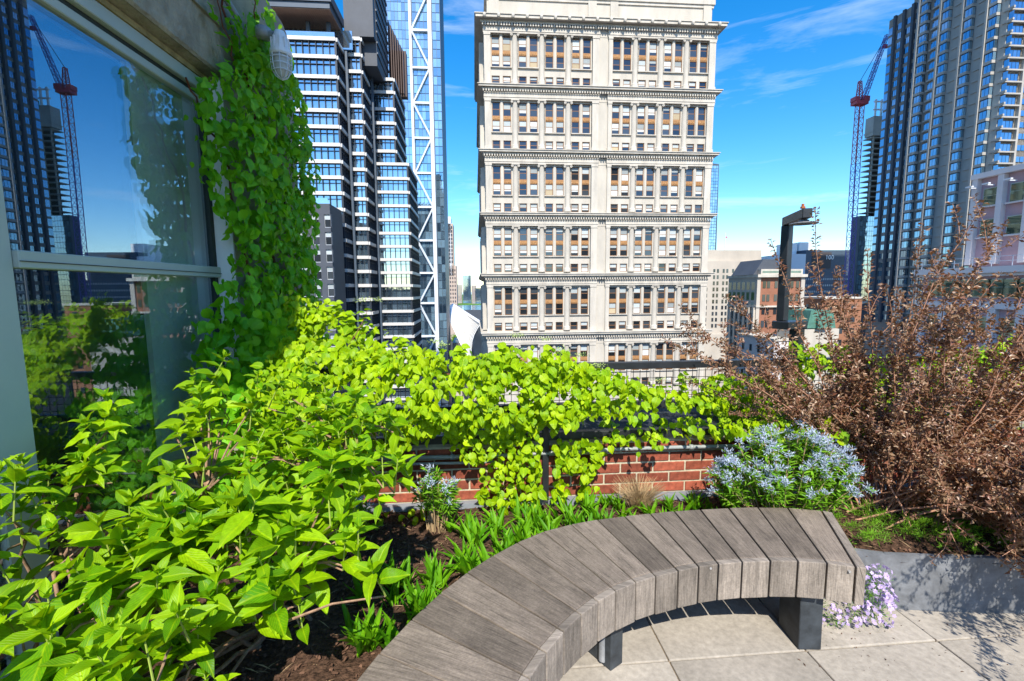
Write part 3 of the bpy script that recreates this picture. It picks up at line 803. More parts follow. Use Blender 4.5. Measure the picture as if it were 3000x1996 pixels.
for (n_, lab, u0, u1, z1, mt) in (('far_tower', 'tall dark blue glass tower across the river', -55, -17, 72.5, G_bluedk), ('far_tower', 'pale stone tower left of the dark blue one across the river', -95, -60, 28, M_tan), ('far_tower', 'pale tower just right of the dark blue one across the river', -14, 8, 24, M_tan), ('far_tower', 'broad blue glass block at the right end across the river', 2, 62, 11, G_blue)):
    v_ = 2200 if u0 < -20 else 2120
    b_ = bld(n_, lab, u0, v_, ST)
    f = FB(b_, 'F', v_); f.box(u0, u1, -30, 0, ST, z1); f.build('wall', mt, b_)
    panes(b_, 'F', v_, grid_cells(u0, u1, ST, z1, 6, 5, 1.2, 1.0), G_bluedk if mt is M_tan else G_cw, 0, 'window', 0.05, 0.3)

root = bld('ribbed_hall', 'white winged hall with rows of thin white steel ribs seen down the street', -5, 230, ST)
def orib(t, side):
    # ridge runs from far left to near right; ribs sweep down and out from it
    rv = 262 - 50 * t; ru = -12.4 + 15 * t; rz_ = -6.6 - 7 * t
    if side < 0: bu, bz, bv = -13.5 + 11.5 * t, -13 - 22 * t, 238 - 22 * t
    else: bu, bz, bv = ru + 11, -46, rv + 6
    pts = []
    for i in range(7):
        s = i / 6; e = 1 - (1 - s) ** 1.8 if side < 0 else s
        bul = math.sin(PI * s) * 2.2
        pts.append((ru + (bu - ru) * e + (bul if side > 0 else -bul * 0.4) - root['_u'], rv + (bv - rv) * s - root['_v'], rz_ + (bz - rz_) * s + bul - ST))
    return pts
for side in (-1, 1):
    for i in range(30):
        m = MB(); pts = orib(i / 29, side); m.tube(pts, [0.30 if side < 0 else 0.62] * 7, 4); m.build('rib', M_white, root)
m = MB(); a_ = [orib(i / 29, 1) for i in range(30)]
for i in range(29):
    for j in range(6): m.poly([a_[i][j], a_[i + 1][j], a_[i + 1][j + 1], a_[i][j + 1]])
m.build('shell', M_white, root, smooth=True)
m = MB(); m.tube([orib(i / 29, 1)[0] for i in range(30)], 0.9, 6); m.build('ridge', M_white, root)
m = MB(); m.box(-8, 30, 30, 60, 0, 34); m.build('hall_base', M_stone, root)

def blob_tree(name, label, loc, h, r, n=500, group=None):
    t = thing(name, label, 'tree', loc, 0, group)
    m = MB(); m.tube([(0, 0, 0), (0.1, 0, h * 0.35), (0, 0.1, h * 0.75)], [r * 0.09, r * 0.07, r * 0.03], 6)
    for i in range(5):
        a = i * 1.3; m.tube([(0, 0, h * 0.35), (r * 0.6 * math.cos(a), r * 0.6 * math.sin(a), h * (0.6 + 0.05 * i))], [r * 0.05, r * 0.02], 5)
    m.build('trunk', M_bark, t)
    c = unit(rng.normal(0, 1, (9, 3))) * np.array([r * 0.55, r * 0.55, h * 0.2]) + np.array([0, 0, h * 0.66])
    p = c[rng.integers(0, 9, n)] + unit(rng.normal(0, 1, (n, 3))) * r * 0.5 * rng.random((n, 1)) ** 0.4
    nn = unit(p - np.array([0, 0, h * 0.6]) + jit(n, r * 0.3))
    Mx = frames(p + np.array(loc), unit(jit(n, 1)), nn, np.full(n, r * 0.16))
    foliage(t, [leaf_shape(0.8, 3, shape='oval')], Mx, L_tree, 0, stuff_name='crown')
for i, (u, v, h, lab) in enumerate(((-22, 520, 16, 'leftmost green street tree at the foot of the tan tower'), (-14, 560, 14, 'darker street tree in the middle at the foot of the tan tower'), (-6, 540, 15, 'street tree beside the white ribbed hall'), (-16, 470, 13, 'nearest street tree low between the skyscraper and the hall'))):
    blob_tree('street_tree', lab, tuple(G(u, v, ST)), h, h * 0.42, 500, 'trees along the street')

# ---- thin glass tower right of the limestone tower, and the buildings behind the shrubs
root = bld('glass_tower', 'thin sliver of blue glass tower just right of the limestone tower', 160, 300, ST)
f = FB(root, 'F', 300); f.m.prism([(-8, 0, 0), (3.2, 0, 0), (1.8, 0, 83 - ST), (-8, 0, 84 - ST)], (0, 30, 0)); f.build('wall', M_navy, root)
panes(root, 'F', 300, grid_cells(152, 161.4, -10, 82, 1.5, 2.0, 0.1, 0.12), G_blue, 0, 'pane', 0.05, 0.15)

root = bld('buff_tower', 'buff stone setback tower with thin dark window strips and a bare flat top', 115, 200, ST)
f = FB(root, 'F', 200); f.box(98, 128.9, -30, 0, ST, 13.8); f.build('wall', M_tan2, root)
f = FB(root, 'F', 200); f.box(99, 130.9, -28, -2, 13.0, 18.9); f.build('penthouse', M_tan2, root)
f = FB(root, 'F', 200); f.box(98, 136, -20, 3, ST, -19); f.build('lower_wall', M_tan2, root)
cells = []
for k in range(18):
    for j, a in enumerate((100.5, 103.8, 107.2, 108.9, 111.6, 113.3, 116, 117.7, 120.8, 124.0, 126.6)): cells.append((a, a + 0.95, 8.6 - k * 2.75, 10.3 - k * 2.75))
panes(root, 'F', 200, [c for c in cells if c[2] > -17], G_win, 120, 'window', 0.01, 0.06)
m = MB(); m.tube([(0, 5, 17.5 - ST), (0, 5, 27 - ST)], 0.16, 6); m.build('flagpole', M_steel, root)
m = MB(); m.box(0.16, 1.0, 4.95, 5, 24.6 - ST, 25.3 - ST); m.build('flag', M_red, root)

root = bld('brick_cornice_building', 'red brick building with pale corner quoins, arched top storey and long pilastered side', 70.5, 110, ST)
f = FB(root, 'F', 110); f.box(70.6, 83, -13, -0.3, ST, 4.2); f.build('wall', M_brickfar, root)
f = FB(root, 'F', 110); f.box(70.5, 71.4, -13, 0.1, ST, 4.3); f.box(82.1, 83.1, -1, 0.1, ST, 4.3); f.build('quoins', M_tan2, root)
f = FB(root, 'F', 110); f.box(70.2, 83.3, -13.3, 0.7, 4.3, 5.0); f.box(71.2, 82.2, -1, 0.3, 5.0, 6.3); f.build('cornice', M_stone2, root)
f = FB(root, 'F', 110)
for i in range(34): f.box(71.6 + i * 0.3, 71.78 + i * 0.3, 0.3, 0.36, 5.35, 5.85)
f.build('cornice_frieze_band', M_copper, root)
f = FB(root, 'F', 110); f.box(70.3, 83.2, -13.1, 0.35, -3.2, -2.8); f.box(70.4, 83.2, -13.1, 0.25, -12.2, -11.6); f.build('string_course', M_stone2, root)
cells = []
for k in range(14):
    for a in (72.2, 73.3, 75.3, 76.4, 78.4, 79.5, 81.0): cells.append((a, a + 0.8, 1.6 - k * 3.3, 3.3 - k * 3.3))
panes(root, 'F', 110, cells, G_win, 90, 'window', -0.28, -0.2)
f = FB(root, 'L', 70.5); cells = []
for j in range(6):
    f.box(110.2 + j * 2.1, 110.9 + j * 2.1, -0.5, 0.5, ST, -3.3)
    for k in range(16): cells += [(110.95 + j * 2.1, 111.55 + j * 2.1, 1.2 - k * 2.6, 3.2 - k * 2.6), (111.6 + j * 2.1, 112.2 + j * 2.1, 1.2 - k * 2.6, 3.2 - k * 2.6)]
f.build('side_pilasters', M_tan2, root)
panes(root, 'L', 70.5, cells, G_win, 0, 'side_pane', -0.05, 0.03)
m = MB(); m.prism([(-0.5, 1, 5 - ST), (8, 1, 5 - ST), (5, 1, 8.8 - ST), (2, 1, 8.8 - ST)], (0, 10, 0)); m.build('hip_roof', M_greypanel, root)

root = bld('numbered_dark_block', 'dark glass block carrying the white number 100 near its top', 205, 260, ST)
f = FB(root, 'F', 260); f.box(196, 224, -30, 0, ST, 23.8); f.build('wall', M_navy, root)
f = FB(root, 'F', 260); f.box(182, 195.9, -30, 0.3, ST, 21.5); f.build('grey_wing', M_steel, root)
f = FB(root, 'F', 260); f.box(187, 194.5, -14, -6, 21.5, 28.0); f.box(196, 203.5, -14, -6, 23.8, 29.0); f.build('roof_plant', M_white, root)
f = FB(root, 'F', 260); f.box(200, 212, 0, 0.2, 13, 22.5); f.build('logo_panel', pbr('brown_grey_panel', (0.06, 0.05, 0.05), 0.6), root)
cu = bpy.data.curves.new('number_sign', 'FONT'); cu.body = '100'; cu.size = 3.6; cu.extrude = 0.1
to = bpy.data.objects.new('number_sign', cu); COL.objects.link(to)
dg = bpy.context.evaluated_depsgraph_get(); me = bpy.data.meshes.new_from_object(to.evaluated_get(dg)); bpy.data.objects.remove(to)
me.transform(Matrix.Rotation(R(90), 4, 'X')); me.materials.clear(); me.materials.append(M_white)
obj('number_sign', me, root, (208.2 - 205, -0.3, 18.3 - ST))

root = bld('blue_banded_block', 'blue grey office block with dotted rows of tiny white windows below the number 100', 195, 240, ST)
f = FB(root, 'F', 240); f.box(176, 226, -15, 0, ST, 8.2); f.build('wall', pbr('blue_grey_cladding', (0.07, 0.10, 0.15), 0.5, 0.5, noise=(0.2, 0.1)), root)
cells = []
for k in range(9): cells += grid_cells(176.5, 225.5, 5.6 - k * 3.4, 7.0 - k * 3.4, 1.25, 1.4, 0.25, 0.2)
panes(root, 'F', 240, cells, M_blindw, 250, 'window', 0.01, 0.05)

# low blocks hidden behind the bronze shrub, seen in gaps and in the window's reflection
for (lab, u0, u1, v, zt, mt, nm) in (('orange brick block with small square windows behind the bronze shrub', 96, 108, 120, -1.5, pbr('orange_brick', (0.28, 0.13, 0.075), 0.85, 0.2, noise=(0.5, 0.12)), 'brick_block'),
                                 ('purple brown brick block beside the orange brick one', 84, 95, 125, -4.5, pbr('purple_brick', (0.20, 0.12, 0.12), 0.85, 0.2, noise=(0.5, 0.12)), 'brick_block'),
                                 ('plain white rendered wall block behind the lamp post', 65.5, 72, 95, -10, M_palest, 'rendered_block')):
    b_ = bld(nm, lab, u0, v, ST)
    f = FB(b_, 'F', v); f.box(u0, u1, -14, 0, ST, zt); f.build('wall', mt, b_)
    f = FB(b_, 'F', v); f.box(u0 - 0.2, u1 + 0.2, -14.2, 0.25, zt, zt + 0.5); f.build('coping', M_stone2, b_)
    panes(b_, 'F', v, grid_cells(u0 + 0.8, u1 - 0.8, zt - 27, zt - 0.8, 3.3, 3.2, 1.1, 0.85), G_win, 60, 'window', 0.01, 0.06)
    panes(b_, 'L', u0, grid_cells(v + 0.8, v + 13, zt - 27, zt - 0.8, 3.3, 3.2, 1.1, 0.85), G_win, 0, 'side_pane', 0.01, 0.06)
b_ = bld('copper_dormer_house', 'ornate white gable with green copper dormer roof behind the lamp post', 72, 92, ST)
f = FB(b_, 'F', 92); f.box(69.5, 78, -8, 0, ST, -7.2); f.build('wall', M_stone, b_)
m = MB(); m.prism([(-1.5, -0.2, -7 - ST), (5, -0.2, -7 - ST), (4.2, -0.2, -3.2 - ST), (-0.8, -0.2, -3.2 - ST)], (0, 8, 0)); m.build('roof', M_copper, b_)
m = MB(); m.prism([(0.4, -0.9, -7 - ST), (3, -0.9, -7 - ST), (3, -0.9, -5 - ST), (1.7, -0.9, -4 - ST), (0.4, -0.9, -5 - ST)], (0, 1.5, 0)); m.build('dormer', M_copper, b_)

# ---- big residential tower at the right
root = bld('bay_window_tower', 'huge grey residential tower with pale fins and hundreds of blue bay windows', 160, 130, ST)
U = 160
f = FB(root, 'L', U); f.box(165.8, 175.6, -40, -0.5, ST, 103.2); f.build('lower_wall', M_rt, root)
f = FB(root, 'L', U); f.box(134, 165.7, -40, -0.5, ST, 140); f.build('upper_wall', M_rt, root)
FH = 3.4; rows = [(-12 + FH * k) for k in range(44)]
lines = [161.9, 153.9, 146.4, 139.0]
cells, cside, slabs = [], [], FB(root, 'L', U)
small = []
for k, z_ in enumerate(rows):
    zs = z_ + 0.95
    if z_ < 99:
        small.append((173.3, 175.5, zs - 0.3, z_ + 3.2))
        for a in (169.6, 170.8): small.append((a, a + 1.1, zs, z_ + 3.0))
    for a in (166.0, 167.2): small.append((a, a + 1.1, zs, z_ + 3.0)) if z_ < 99 else None
    small.append((163.2, 164.6, zs, z_ + 3.0))
    for ln in lines:
        cells += [(ln - 1.7, ln - 0.75, zs, z_ + 3.1), (ln - 2.75, ln - 1.8, zs, z_ + 3.1)]
        small += [(ln - 6.4, ln - 5.3, zs, z_ + 3.0), (ln - 5.2, ln - 4.1, zs, z_ + 3.0)]
        slabs.box(ln - 3.0, ln - 0.5, -0.4, 1.25, z_ + 0.05, z_ + 0.93)
        slabs.box(ln - 6.7, ln - 3.9, -0.4, 0.12, z_ + 0.25, z_ + 0.85)
slabs.build('bay_spandrels', M_rtl, root, kind='stuff')
f = FB(root, 'L', U)
for ln in lines:
    f.box(ln - 2.9, ln - 0.6, -0.4, 1.0, -14, 134)
f.build('bay_core', M_dark, root)
for ln in lines: boxpart(root, 'L', U, ln - 0.5, ln + 0.15, -0.4, 1.55, -14, 134.5, 'pale_fin', M_rtl)
G_bay = glass('bay_window_glass', (0.45, 0.72, 1.0), (0.03, 0.045, 0.06), 0.5, vary=0.8)
cells.sort(key=lambda c: abs(c[2] - 45))
small.sort(key=lambda c: c[0] + abs(c[2] - 45) * 0.3)
panes(root, 'L', U, cells, G_bay, 180, 'bay_window', 1.0, 1.06)
panes(root, 'L', U, small, G_bay, 120, 'window', -0.48, -0.40)
f = FB(root, 'F', 0)
# glazed cheek of every bay turned to the sun
for ln in lines:
    for z_ in rows: f.m.box(U - 1.02 - root['_u'], U - 0.05 - root['_u'], ln - 3.02 - root['_v'], ln - 2.93 - root['_v'], z_ + 0.95 - ST, z_ + 3.2 - ST)
f.build('bay_cheeks', G_blue, root, kind='stuff')
f = FB(root, 'F', 133.5)   # rounded corner and the front that faces the terrace
f.box(U + 0.2, U + 60, -20, -0.5, ST, 135); f.build('front_wall', M_rtl, root)
cc_, piers = [], FB(root, 'F', 133.5)
for z_ in rows:
    cc_ += [(U + 0.4 + i * 1.3, U + 1.55 + i * 1.3, z_ + 0.7, z_ + 2.7) for i in range(4)]
    for g0 in (7.6, 13.2, 18.8, 24.4, 30): cc_ += [(U + g0, U + g0 + 1.3, z_ + 0.9, z_ + 2.5), (U + g0 + 1.5, U + g0 + 2.8, z_ + 0.9, z_ + 2.5)]
    piers.box(U - 0.1, U + 6, -0.4, 0.5, z_, z_ + 0.45)
for a in (6.1, 11.4, 17, 22.6, 28.2): piers.box(U + a, U + a + 0.7, -0.4, 0.4, -12, 134)
piers.build('front_piers', M_rtl, root, kind='stuff')
panes(root, 'F', 133.5, cc_, G_bay, 0, 'front_pane', -0.45, -0.3)
f = FB(root, 'L', U); f.box(164.8, 165.8, -0.5, 0.3, -12, 103.5); f.box(168.4, 169.4, -0.5, 0.3, -12, 103.4); f.box(172.2, 173.1, -0.5, 0.3, -12, 103.4); f.build('grey_piers', M_greypanel, root)

# ---- tower under construction and its crane
root = bld('unfinished_tower', 'concrete tower under construction with open floors above blue cladding and green netting', 178, 200, ST)
f = FB(root, 'F', 200)
for k in range(20): f.box(178.4, 196, -4.5, 0.0, 26 + k * 2.35, 26.35 + k * 2.35)
f.build('floor_slabs', M_concrete, root, kind='stuff')
f = FB(root, 'F', 200); f.box(182, 196, -4, -2.5, ST, 70); f.build('core_wall', pbr('dark_interior', (0.06, 0.06, 0.06), 0.9), root)
for a in (179.6, 183.4, 187.4): boxpart(root, 'F', 200, a, a + 0.5, -0.7, -0.2, 24, 72, 'concrete_column', M_concrete)
f = FB(root, 'F', 200); f.box(178.6, 196, -4, 0.4, 69.2, 77.5); f.build('concrete_band', M_concrete, root)
f = FB(root, 'F', 200); f.box(182.5, 188, 0.4, 0.6, 76.5, 79.2); f.build('netting', M_green, root)
for a in (179.3, 182.0, 185): boxpart(root, 'F', 200, a, a + 0.6, -0.6, 0.0, 77.5, 84.8, 'formwork_post', M_white)
boxpart(root, 'F', 200, 178.6, 188, -0.6, 0.1, 80.2, 80.7, 'formwork_beam', M_white); boxpart(root, 'F', 200, 178.7, 188, -0.6, 0.1, 83.6, 84.1, 'formwork_beam', M_white)
f = FB(root, 'F', 200); f.box(175.6, 184, -4, 0.5, ST, 34); f.build('blue_cladding', M_navy, root)
panes(root, 'F', 200, grid_cells(175.7, 183.9, -6, 33.8, 1.2, 2.2, 0.05, 0.08) , G_blue, 80, 'cladding_pane', 0.52, 0.6)
root = bld('tower_crane', 'red and violet tower crane with a raised lattice jib beside the unfinished tower', 163.5, 190, ST, 'crane')
def lattice(mb, p0, p1, w0, w1, n, r=0.11):
    P0, P1 = Vector(p0), Vector(p1); d = (P1 - P0).normalized(); a = d.cross(Vector((0, 1, 0.01))).normalized(); b = d.cross(a)
    def cor(t): w = (w0 + (w1 - w0) * t) / 2; c = P0.lerp(P1, t); return [c + a * w + b * w, c - a * w + b * w, c - a * w - b * w, c + a * w - b * w]
    pv = cor(0)
    for i in range(1, n + 1):
        nx = cor(i / n)
        for k in range(4):
            mb.tube([pv[k], nx[k]], r, 4, False); mb.tube([pv[k], nx[(k + 1) % 4]] if i % 2 else [pv[(k + 1) % 4], nx[k]], r * 0.7, 3, False); mb.tube([nx[k], nx[(k + 1) % 4]], r * 0.7, 3, False)
        pv = nx
b0 = -root['_u']
m = MB(); lattice(m, (1.2, 0, 5), (-0.3, 0, 54 - ST), 2.3, 2.3, 36, 0.14); m.build('mast', M_violet, root)
m = MB(); lattice(m, (-0.3, 0, 54 - ST), (-0.3, 0, 78 - ST), 2.2, 2.2, 9, 0.14); m.build('upper_mast', M_red, root)
m = MB(); m.box(-3.2, 2.2, -1.6, 1.6, 78 - ST, 79.3 - ST); m.box(-3.6, -1.6, -1.4, 1.4, 79.3 - ST, 81 - ST); m.box(0.6, 3.2, -1, 1, 79.5 - ST, 81.5 - ST); m.build('slewing_platform', M_red, root)
m = MB(); lattice(m, (-0.8, 0, 79 - ST), (-1.0, 0, 87.5 - ST), 1.9, 0.9, 5, 0.16); m.build('a_frame', M_red, root)
m = MB(); lattice(m, (1.0, 0, 80 - ST), (9.5, 0, 106 - ST), 1.5, 1.0, 16, 0.12); m.build('jib', M_violet, root)
m = MB(); m.tube([(-1, 0, 87.5 - ST), (9.3, 0, 105.5 - ST)], 0.1, 4); m.build('pendant_cable', M_dark, root)
m = MB(); m.box(8.3, 10.2, -0.6, 0.6, 101 - ST, 102.2 - ST); m.build('jib_head', M_red, root)

# ---- pinkish block at the right edge
root = bld('pink_pilaster_building', 'pinkish brick building at the right with pale pilasters and a window band below a ledge', 60, 50, ST)
f = FB(root, 'L', 60); f.box(28, 52.1, -20, -0.5, -20, 14.4); f.build('wall', M_pink, root)
f = FB(root, 'L', 57.5); f.box(28, 55.2, -20, -0.4, ST, 3.4); f.build('lower_wall', M_pink, root)
for k, a in enumerate([52.1 - 2.75 * i for i in range(9)]):
    boxpart(root, 'L', 60, a - 0.6, a, -0.5, 0.12, 4.2, 14.5, 'pilaster', M_palest)
    boxpart(root, 'L', 57.5, a + 2.3, a + 3.1, -0.4, 0.15, ST, -0.9, 'pilaster', M_palest)
wf = MB(); wf.k = 0; wf.box(0, 0.1, 0, 1.75, 0, 2.1); wf.k = 1; wf.box(-0.03, 0, 0.1, 1.65, 0.1, 1.15); wf.box(-0.03, 0, 0.1, 1.65, 1.2, 2.0)
wfm = wf.mesh('window', [M_frame, glass('green_office_glass', (0.4, 0.55, 0.5), (0.05, 0.08, 0.06), 0.22, vary=0.5)])
for a in [52.1 - 2.75 * i for i in range(8)]:
    for z_ in (11.0, 7.4): 
        obj('window', wfm, root, (0.38, a - 2.7 - 50, z_ - ST)); boxpart(root, 'L', 60, a - 2.74, a - 0.9, -0.35, 0.05, z_ - 0.15, z_ - 0.003, 'sill', M_palest)
    for z_ in (-3.9, -7.6): obj('window', wfm, root, (0.38 - 2.5, a + 0.4 - 50, z_ - ST))
    obj('window', wfm, root, (-2.35, a + 0.4 - 50, 0.35 - ST)); obj('window', wfm, root, (-2.35, a - 0.9 - 50, 0.35 - ST))
f = FB(root, 'L', 60); f.box(28, 52.2, -0.6, 0.25, 14.3, 14.9); f.build('coping', M_palest, root)
f = FB(root, 'L', 57.5); f.box(28, 55.6, -2.6, 0.6, 3.1, 3.8); f.box(28, 55.4, -0.5, 0.2, 2.75, 3.08); f.box(28, 55.4, -0.5, 0.2, -0.9, -0.1); f.build('ledge', M_palest, root)
m = FB(root, 'L', 57.6)
for i in range(14): m.box(29 + i * 2, 29.05 + i * 2, 0.2, 0.25, 3.8, 4.9)
for z_ in (4.35, 4.87): m.box(28, 55.3, 0.2, 0.25, z_, z_ + 0.05)
m.build('roof_railing', M_steel, root)
for a in (51.5, 49.7, 47.5):
    m = FB(root, 'L', 60); m.box(a, a + 0.1, 0.0, 1.1, 13.2, 13.3); m.box(a - 0.3, a + 0.4, 0.9, 1.2, 13.3, 13.45); m.build('floodlight', M_steel, root)
b_ = bld('rear_block', 'unseen long low stone block added behind the terrace for the glass tower to mirror', 0, -110, ST); MB().box(-120, 120, -15, 15, 0, 4 - ST).build('wall', M_tan2, b_)  # unseen block added so lower panes do not mirror the bright horizon
panes(b_, 'F', -95, grid_cells(-118, 118, -40, 2, 4.2, 3.6, 1.2, 0.8), G_win, 0, 'window', -0.08, -0.02)
# towers behind the terrace that the glass facades mirror
for lab, u, v, w, d, h in (('grey office tower behind the terrace, seen only in reflections', -75, -75, 26, 26, 40), ('brown tower behind the terrace, seen only in reflections', 62, -60, 26, 26, 62)):
    b_ = bld('rear_tower', lab, u, v, ST); m = MB(); m.box(-w / 2, w / 2, -d / 2, d / 2, 0, h - ST); m.build('wall', M_greypanel, b_)
    panes(b_, 'F', v + d / 2, grid_cells(u - w / 2 + 1, u + w / 2 - 1, -20, h, 3, 3.4, 0.6, 0.8), G_win, 0, 'window', -0.08, -0.02)
# ================================================================== THE TERRACE
def gbox(mb, u0, u1, v0, v1, z0, z1):
    """box square to the grid, written in world coordinates"""
    n = len(mb.v); P = [G(u, v, z) for z in (z0, z1) for (u, v) in ((u0, v0), (u1, v0), (u1, v1), (u0, v1))]
    mb.v += [tuple(p) for p in P]
    for q in ((0, 3, 2, 1), (4, 5, 6, 7), (0, 1, 5, 4), (1, 2, 6, 5), (2, 3, 7, 6), (3, 0, 4, 7)): mb.f.append(tuple(n + i for i in q)); mb.mi.append(mb.k)

# floor with single slabs
m = MB(); gbox(m, -2.2, 5, -3.5, 2.42, -0.3, -0.010); floor = m.build('terrace_floor', M_joint, kind='structure')
pv = MB(); pv.box(0.003, 0.626, 0.003, 0.626, -0.045, 0); pvm = pv.mesh('paver', M_paver)
for i in range(-5, 7):
    for j in range(-6, 4):
        u, v = 0.814 + 0.629 * i, 1.757 + 0.629 * j
        if u > 4.5 or v > 1.8: continue
        o = obj('paver', pvm, floor, G(u, v, random.uniform(-0.0015, 0.0015)), GA); bevel(o, 0.005, 2)
m = MB(); gbox(m, -2.2, 5, 2.39, 3.3, -0.3, -0.05); m.build('roof_slab', M_roofing, kind='structure')

# planter: steel edge, soil
edge = [(-0.62, -0.6), (-0.60, 0.3), (-0.56, 0.9), (-0.45, 1.35), (-0.25, 1.72), (0.05, 2.0), (0.4, 2.2), (0.8, 2.3), (1.25, 2.3), (1.6, 2.2), (1.84, 2.13), (2.1, 2.105), (2.5, 2.085), (3.2, 2.06), (4.5, 2.0)]
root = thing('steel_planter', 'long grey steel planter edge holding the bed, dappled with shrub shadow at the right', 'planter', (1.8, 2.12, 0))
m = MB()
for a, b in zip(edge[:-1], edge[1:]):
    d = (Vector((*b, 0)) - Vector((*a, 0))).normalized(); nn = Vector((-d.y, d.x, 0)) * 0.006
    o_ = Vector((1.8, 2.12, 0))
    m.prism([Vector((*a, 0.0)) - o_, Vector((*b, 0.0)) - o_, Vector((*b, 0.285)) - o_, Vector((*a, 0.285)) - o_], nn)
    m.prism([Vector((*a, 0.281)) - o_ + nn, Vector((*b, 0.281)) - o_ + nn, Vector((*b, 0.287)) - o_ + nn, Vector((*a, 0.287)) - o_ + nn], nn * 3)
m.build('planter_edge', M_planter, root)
# soil sheet inside
def soil_z(x, y):
    return 0.262 + 0.012 * math.sin(x * 5.1 + 1) * math.cos(y * 6.3) + 0.008 * math.sin(x * 17 + y * 13) + 0.03 * math.exp(-((x + 0.35) ** 2 + (y - 2.2) ** 2) * 6)
def in_bed(x, y, pad=0.0):
    if y > 2.72 + 0.08 * x - pad: return False
    if x < -1.74: return False
    for a, b in zip(edge[:-1], edge[1:]):
        if min(a[1], b[1]) <= y <= max(a[1], b[1]) and y < 2.0 and a[0] < 0.2:
            xe = a[0] + (b[0] - a[0]) * (y - a[1]) / (b[1] - a[1]); return x < xe - pad
        if a[0] <= x <= b[0] and a[0] > 0: 
            ye = a[1] + (b[1] - a[1]) * (x - a[0]) / (b[0] - a[0]); return y > ye + pad
    if 0.05 <= x <= 0.4: return y > 2.0 + (x - 0.05) * 0.57 + pad
    return x < 0.05
V, Q = [], []; st = 0.03; nx, ny = int(6.4 / st), int(3.4 / st); idx = {}
for i in range(nx + 1):
    for j in range(ny + 1):
        x, y = -1.78 + i * st, -0.4 + j * st
        idx[i, j] = len(V); V.append((x, y, soil_z(x, y) + random.uniform(-0.004, 0.004)))
for i in range(nx):
    for j in range(ny):
        x, y = -1.78 + (i + 0.5) * st, -0.4 + (j + 0.5) * st
        if in_bed(x, y, 0.012) or (y > 2.6 and y < 2.78 + 0.08 * x): Q.append((idx[i, j], idx[i + 1, j], idx[i + 1, j + 1], idx[i, j + 1]))
obj('bed_soil', mesh_np('bed_soil', np.array(V), np.array(Q), None, M_mulch), kind='structure')
P = np.array([(random.uniform(-1.7, 3.6), random.uniform(0.2, 2.95)) for _ in range(26000)])
P = np.array([p for p in P if in_bed(p[0], p[1], 0.01)])[:15000]
Z_ = np.array([soil_z(*p) for p in P]) + 0.004 + rng.random(len(P)) * 0.008
Mx = frames(np.c_[P, Z_], jit(len(P), 1) * [1, 1, 0.3], unit(jit(len(P), 0.5) + [0, 0, 1]), rng.uniform(0.006, 0.022, len(P)))
cv = np.array([(0, -.2, 0), (0.5, -.28, .05), (1, -.15, 0), (1, .2, 0.03), (0.5, .25, .1), (0, .15, 0)]); cq = np.array([(0, 1, 4, 5), (1, 2, 3, 4)])
foliage(None, [(cv, cq, cv[:, :2])], Mx, M_chip, 0, stuff_name='bark_mulch')

# brick parapet
root = bld('brick_parapet', 'low red brick parapet wall with pale mortar and a stone coping behind the bed', 0.5, 2.74, 0, 'wall')
VB = 2.74
f = FB(root, 'F', VB); f.box(-1.9, 4.6, -0.36, -0.006, -0.2, 0.648); f.build('mortar', M_mortar, root)
bm_ = [MB().box(0, 0.203, 0, 0.1, 0, 0.0575).mesh('brick', M_brick), MB().box(0, 0.203, 0.0015, 0.1, 0, 0.0565).mesh('brick', M_brick)]
for c in range(6):
    z = 0.2345 + c * 0.0677
    for i in range(27):
        u = -1.75 + i * 0.213 + (0.1065 if c % 2 else 0)
        o = obj('brick', random.choice(bm_), root, (u - 0.5, random.uniform(-0.002, 0.001), z + random.uniform(-0.001, 0.001))); bevel(o, 0.003, 1)
for i in range(7):
    o = boxpart(root, 'F', VB, -1.9 + i * 0.93, -1.9 + i * 0.93 + 0.925, -0.1, 0.012, 0.650, 0.697, 'coping_stone', M_coping)
f = FB(root, 'F', VB); f.box(-1.9, 4.6, -0.62, -0.02, 0.698, 0.712); f.build('roof_membrane', M_roofing, root)
f = FB(root, 'F', VB); f.box(-1.9, 4.6, 0.001, 0.045, 0.2, 0.298); f.build('base_flashing', M_flash, root)
m = MB()
pts = [G(-1.4 + i * 0.25, 2.705, 0.600 + 0.006 * math.sin(i * 0.8)) for i in range(14)]
m.tube(pts, 0.0125, 8); m.tube([pts[0] + Vector((0, -0.03, -0.03))] + [p + Vector((0, -0.014, -0.034)) for p in pts[1:7]], 0.009, 6)
for i in (2, 5, 8, 11): m.tube([pts[i] - Vector((0.012, 0, 0)), pts[i] + Vector((0.012, 0, 0))], 0.018, 8)
tag(m.build('conduit', M_galv, smooth=True), 'grey galvanised conduit running along the brick parapet below the coping', 'pipe')

# black railing
root = bld('black_railing', 'black steel railing with square wire mesh on top of the brick parapet', 0.2, 3.12, 0, 'railing')
def rail(u0, u1, v, z0, z1, d, nm='rail'):
    o = boxpart(root, 'F', v, u0, u1, -d, 0, z0, z1, nm, M_black); bevel(o, 0.003, 1)
rail(-1.3, 1.55, 2.70, 0.678, 0.727, 0.05); rail(-1.3, 4.4, 3.12, 0.745, 0.80, 0.045); rail(-1.3, 4.4, 3.12, 1.035, 1.085, 0.05, 'top_rail')
rail(0.40, 0.44, 2.695, 0.25, 0.85, 0.04, 'post')
for u in (-1.2, 2.06, 3.9): rail(u, u + 0.06, 3.115, 0.70, 1.034, 0.04, 'post')
f = FB(root, 'F', 3.10)
for i in range(118): 
    u = -1.2 + i * 0.048; f.box(u, u + 0.0035, 0, 0.0035, 0.80, 1.035)
for k in range(5): f.box(-1.2, 4.4, 0.0036, 0.0071, 0.83 + k * 0.048, 0.8335 + k * 0.048)
f.build('wire_mesh', M_black, root, kind='stuff')

